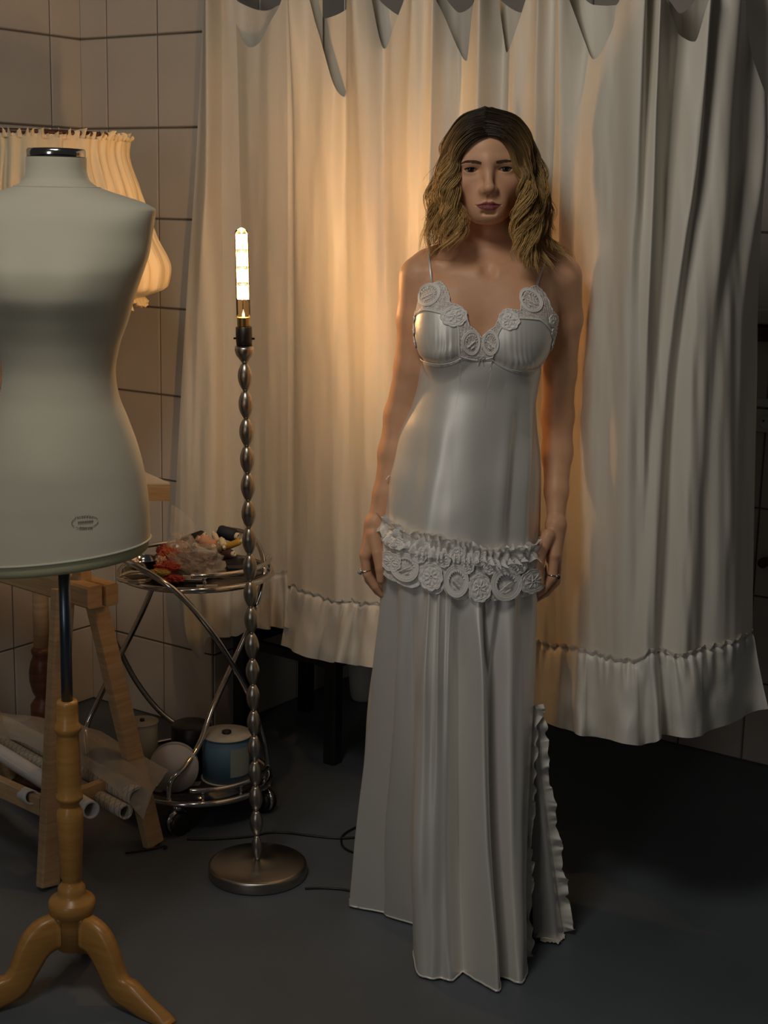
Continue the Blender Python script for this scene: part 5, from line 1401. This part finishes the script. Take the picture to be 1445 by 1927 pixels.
# ---- lace at the neckline
nlt = 420
lth = np.linspace(R(-118), R(118), nlt)
xl_ = th_x(lth); yt_ = np.where(np.cos(lth) > 0, interp(xl_, NX, NY), 622.0); ys2 = np.where(np.cos(lth) > 0, interp(xl_, SX, SYs) + 5, 660.0)
lw = np.linspace(0, 1, 12)
LP, _, LD = bodice(np.repeat(lth[:, None], 12, 1), ys2[:, None] + (yt_ - ys2)[:, None]*lw[None], 0.0045)
LP = LP + LD*(0.0008*np.sin(lth*140)[:, None]*lw[None])[..., None]
lc = obj('neckline_lace', grid(LP), M['lace_sheer'], dress); lc['label'] = 'scalloped white lace along the neckline'
obj('neckline_cord', tube(LP[:, -1], 0.0013, 6), M['lace_thread'], dress)
obj('cup_edge', tube(LP[:, 0] + LD[:, 0]*0.001, 0.0011, 6), M['lace_thread'], dress)
def on_bust(x, y, off=0.0055):
    th_ = x_th(np.asarray(x, float), np.asarray(y, float)); p, _, _ = bodice(th_, y, off); return p
def curve_on(fn, pts, r, n=24, closed=False):
    a_ = spline(np.array([(x, y, 0.0) for x, y in pts]), n)
    P = fn(a_[:, 0], a_[:, 1]); return tube(P, r, 5, closed=closed)
def rosette(fn, cx_, cy_, rx_, ry_, seed, petals=7, solid=True):
    """flower worked in thread: scalloped rim, ring and petals"""
    a_ = np.linspace(0, 2*np.pi, 44, endpoint=False); parts = []
    rim = 1 + 0.13*np.abs(np.sin(a_*4.5 + seed))
    parts.append(tube(fn(cx_ + rx_*rim*np.cos(a_), cy_ + ry_*rim*np.sin(a_)), 0.0011, 5, closed=True))
    parts.append(tube(fn(cx_ + rx_*.84*np.cos(a_), cy_ + ry_*.84*np.sin(a_)), 0.0008, 5, closed=True))
    kr = np.linspace(0.12, 1.0, 14)[:, None]
    if solid:
        dp = fn(cx_ + rx_*kr*rim*np.cos(a_), cy_ + ry_*kr*rim*np.sin(a_))
        dp[..., 1] -= 0.0012*np.sin(kr*15 + 1.6*np.sin(a_*petals)) + 0.0010*noise2(a_*5 + seed*7 + 0*kr, kr*9, 3)
        parts.append(grid(dp, close_v=True))
    for k in range(petals):
        an = 2*np.pi*k/petals + seed
        t = np.linspace(0, 1, 9); c_, s_ = math.cos(an), math.sin(an)
        px_ = cx_ + rx_*(0.15 + 0.55*t)*c_; py_ = cy_ + ry_*(0.15 + 0.55*t)*s_
        parts.append(tube(fn(px_, py_), 0.0006 + 0.0015*np.sin(np.pi*t), 6))
    parts.append(tube(fn(cx_ + rx_*.12*np.cos(a_[::4]), cy_ + ry_*.12*np.sin(a_[::4])), 0.0016, 5, closed=True))
    return join(*parts)
def paisley(fn, cx_, cy_, rx_, ry_, flip, inner=0.78):
    """open eye of lace: thick rim, beaded arc and a little leaf sprig"""
    a_ = np.linspace(0, 2*np.pi, 40, endpoint=False); parts = []
    for k, r in ((1.0, .0012), (0.92, .0008), (0.84, .0008)):
        parts.append(tube(fn(cx_ + rx_*k*np.cos(a_), cy_ + ry_*k*np.sin(a_)), r, 5, closed=True))
    kr = np.linspace(inner, 1.0, 4)[:, None]
    parts.append(grid(fn(cx_ + rx_*kr*np.cos(a_), cy_ + ry_*kr*np.sin(a_)), close_v=True))
    for an in np.linspace(-2.9, -0.2, 9) if flip > 0 else np.linspace(-2.94, -0.24, 9):
        t = np.linspace(-1, 1, 5); c_, s_ = math.cos(an), math.sin(an)
        parts.append(tube(fn(cx_ + rx_*(0.62 + 0.09*t)*c_, cy_ + ry_*(0.62 + 0.09*t)*s_), 0.0011*np.sqrt(np.maximum(0.05, 1 - t*t)) + .0003, 5))
    for k, (dx, dy) in enumerate(((-.28, .30), (-.02, .12), (.20, -.02), (.12, .42))):
        t = np.linspace(-1, 1, 7)
        parts.append(tube(fn(cx_ + flip*rx_*(dx + .20*t), cy_ + ry_*(dy - .10*t)), 0.0015*np.sqrt(np.maximum(0.03, 1 - t*t)) + .0002, 6))
    return join(*parts)
for cx_, cy_, rx_, ry_, fp in ((814, 558, 14, 21, 1), (883, 645, 17, 23, 1), (924, 645, 17, 23, -1), (1002, 563, 16, 22, -1)):
    obj('lace_eyelet', paisley(on_bust, cx_, cy_, rx_, ry_, fp), M['lace_thread'], dress)
for cx_, cy_, s_ in ((853, 596, 1), (960, 600, 2)):
    obj('lace_flower', rosette(on_bust, cx_, cy_, 17, 17, s_*0.4), M['lace_thread'], dress)
for x0, x1 in ((786, 799), (1022, 1034)):
    for y_ in (604, 628, 652):
        obj('lace_flower', rosette(on_bust, (x0 + x1)/2, y_, 7, 11, y_*.1, 5), M['lace_thread'], dress)
# piping at the under-bust seam, bow
obj('bust_seam', curve_on(lambda x, y: on_bust(x, y, .0045), [(794, 684), (825, 688), (845, 684), (863, 675), (880, 672), (905, 675)], 0.0010), M['satin'], dress)
obj('bust_seam', curve_on(lambda x, y: on_bust(x, y, .0045), [(905, 675), (925, 676), (938, 682), (962, 693), (994, 700), (1012, 697)], 0.0010), M['satin'], dress)
bw = []
for s_ in (-1, 1):
    bw.append(curve_on(lambda x, y: on_bust(x, y, .0075), [(903, 674), (903 + 5*s_, 669), (903 + 9*s_, 673), (903 + 4*s_, 676), (903, 674)], 0.0010, 16))
    bw.append(curve_on(lambda x, y: on_bust(x, y, .0070), [(903, 674), (903 + 4*s_, 681), (903 + 6*s_, 687)], 0.0008, 10))
obj('bow', join(*bw), M['satin'], dress)
# ---- straps
for pts in ([(812, 535), (811, 520), (809, 500), (807, 484)], [(1010, 538), (1014, 522), (1020, 504), (1027, 486)]):
    P = [hit(x, y, 0.003) for x, y in pts]
    x_, y_, = pts[-1]
    last = P[-1]
    zt_ = max(last[2] + 0.012, 0)
    ext = []
    for dy_ in (0.015, 0.035, 0.06, 0.085):
        p = last + [0, dy_, 0]; zz_ = 1.52
        for _ in range(60):
            g = eval_prims(PRN, np.array([[p[0], p[1], zz_]]))[0] - 0.003
            if g < 0.0004: break
            zz_ -= max(g*.7, .0004)
        ext.append([p[0], p[1], zz_])
    obj('strap', tube(spline(np.vstack([P, ext]), 40), 0.0024, 8, flat=0.5), M['satin'], dress)
# ---- lace band round the hips
hb_n, hb_v = 720, 34
bth = np.linspace(-np.pi, np.pi, hb_n, endpoint=False)
def bx(th_): return th_x(th_, 1050)
def band_top(th_): x = bx(th_); return np.where(np.cos(th_) > 0, interp(x, [718, 760, 820, 900, 950, 1010], [990, 1012, 1018, 1028, 1036, 1034]), interp(x, [718, 860, 1010], [990, 1005, 1034]))
SC_X = np.array([738, 760, 806, 857, 905, 954, 996]); SC_R = np.array([16, 25, 24, 28, 24, 29, 20])
def band_bot(th_):
    x = bx(th_); base = interp(x, [718, 760, 806, 857, 905, 954, 1010], [1080, 1092, 1098, 1106, 1114, 1116, 1118])
    sc = np.zeros_like(x)
    for c_, r_ in zip(SC_X, SC_R): sc = np.maximum(sc, np.sqrt(np.maximum(0, 1 - ((x - c_)/r_)**2)))
    return np.where(np.cos(th_) > 0, base + 19*sc, 1100 + 12*np.abs(np.sin(th_*9)))
wv_ = np.linspace(0, 1, hb_v)
Yb = band_top(bth)[:, None] + (band_bot(bth) - band_top(bth))[:, None]*wv_[None]
BP, _, BD = bodice(np.repeat(bth[:, None], hb_v, 1), np.clip(Yb, 980, 1128), .004)
xb_ = bx(bth)[:, None]
rough_ = 0.005 + 0.0020*noise2(xb_/7, Yb/7, 2) + 0.0020*noise2(xb_/16, Yb/11, 3)
gath = np.exp(-(wv_/0.28)**2)[None]
rough_ = rough_ + gath*(0.006 + 0.0075*np.sin(2*np.pi*(xb_/15 + .5*noise1(xb_/20, 4))) + 0.003*noise2(xb_/9, Yb/9, 5)) + 0.008*wv_[None]
zoff = 0.004*noise1(bth*22, 6)[:, None]*np.exp(-(wv_/0.12)**2)[None]
BP = BP + BD*rough_[..., None]; BP[..., 2] += zoff
hl_ = obj('hip_lace', grid(BP, close_u=True), M['lace'], dress); hl_['label'] = 'wide gathered lace band round the hips'
band_off = 0.019
def on_band(x, y):
    x = np.asarray(x, float); y = np.asarray(y, float)
    th_ = x_th(x, np.full_like(x, 1050))
    p, _, d = bodice(th_, np.clip(y, 980, 1128), .004); p = p.copy()
    return p + d*(0.014 + 0.006*smooth(1050, 1130, y))[..., None]
for k, (c_, r_) in enumerate(zip(SC_X, SC_R)):
    cy_ = float(interp(c_, [718, 760, 806, 857, 905, 954, 1010], [1066, 1074, 1084, 1090, 1102, 1098, 1102]))
    obj('lace_flower', (rosette(on_band, c_, cy_, r_*.86, r_*1.0, k*.5, 8) if k % 2 == 0 else paisley(on_band, c_, cy_, r_*.9, r_*1.05, 1 if k % 4 == 1 else -1, 0.6)), M['lace_thread'], dress)
for k, (c_, cy_) in enumerate(((742, 1030), (782, 1048), (830, 1052), (880, 1062), (928, 1064), (975, 1068), (860, 1042), (905, 1048))):
    obj('lace_flower', rosette(on_band, c_, cy_, 13, 13, k*.7, 6), M['lace_thread'], dress)
# frill at the top of the band
fx_ = np.linspace(-np.pi, np.pi, 1300, endpoint=False); fv = np.linspace(0, 1, 9)
FP, _, FD = bodice(np.repeat(fx_[:, None], 9, 1), (band_top(fx_) + 8)[:, None] + 0*fv[None], .004)
xx_ = bx(fx_)[:, None]
FP = FP + FD*((0.006 + 0.010*fv[None] + 0.008*np.sin(2*np.pi*(xx_/13 + .6*noise1(xx_/17, 8)))*fv[None] + .004*noise2(xx_/9, fv[None]*3, 9)*fv[None]))[..., None]
FP[..., 2] += 0.016*fv[None]*(1 + .35*noise1(fx_*24, 3)[:, None])
obj('hip_frill', grid(FP, close_u=True), M['lace'], dress)
FP2 = FP.copy(); FP2[..., 2] = 2*FP[:, :1, 2] - FP[..., 2] - 0.004; FP2 = FP2 + FD*0.004
obj('hip_frill', grid(FP2, close_u=True), M['lace'], dress)
# small ribbon tie and lace at the side opening
tp = at(737, 893, BY - .012)
obj('side_tie', join(tube(spline([tp, at(740, 884, BY - .02), at(742, 874, BY - .02)], 8), .0012, 6), tube(spline([tp, at(731, 897, BY - .03), at(727, 902, BY - .03)], 8), .0012, 6)), M['satin'], dress)
sd = []
for y_ in np.linspace(915, 990, 40):
    x_ = float(interp(y_, [915, 950, 990], [731, 728, 721]))
    sd.append([at(x_ + dx_, y_ + 1.5*math.sin(y_*.6), BY - .005 - .004*math.sin(y_*.45 + dx_)) for dx_ in (2, -1, -4, -6 + 2*math.sin(y_*.8))])
obj('side_lace', grid(np.array(sd)), M['lace'], dress)

# ---- finger rings
def finger_ring(x, y, Y, axis, r, name, label, stone):
    c = at(x, y, Y); t = thing(name, c, label, 'ring', 'silver finger rings')
    ax = np.asarray(axis, float); ax /= np.linalg.norm(ax)
    a_ = np.linspace(0, 2*np.pi, 28, endpoint=False)
    obj('band', orient(tube(np.stack([r*np.cos(a_), r*np.sin(a_), 0*a_], 1), .0014, 8, closed=True), ax, c), M['chrome'], t)
    sv, sf = lathe([(.0045, 0), (.0062, .0012), (.0062, .003), (.0035, .0052), (.001, .0056)], 12)
    sdir_ = np.asarray(stone[0], float)
    obj('setting', orient((sv, sf), sdir_, c + sdir_/np.linalg.norm(sdir_)*(r)), M['chrome'], t)
    obj('stone', orient(lathe([(.0045, .003), (.0052, .005), (.003, .0072), (.0006, .0078)], 8), sdir_, c + sdir_/np.linalg.norm(sdir_)*(r)), stone[1], t)
dark_st = mat('dark_stone', (.012, .014, .012), .1, spec=.8)
pale_st = mat('clear_stone', (.45, .45, .47), .08, spec=.9)
finger_ring(688.5, 1074, H - .003, at(691, 1080, H - .004) - at(686, 1045, H), .0100, 'finger_ring', 'slim silver ring on the hand nearer the lamp', ((-1, -.5, -.1), pale_st))
finger_ring(1039.5, 1082, H - .004, at(1039, 1086, H - .004) - at(1042, 1050, H), .0104, 'finger_ring', 'silver ring with a dark stone on the hand nearer the wall', ((.9, -.7, -.2), dark_st))
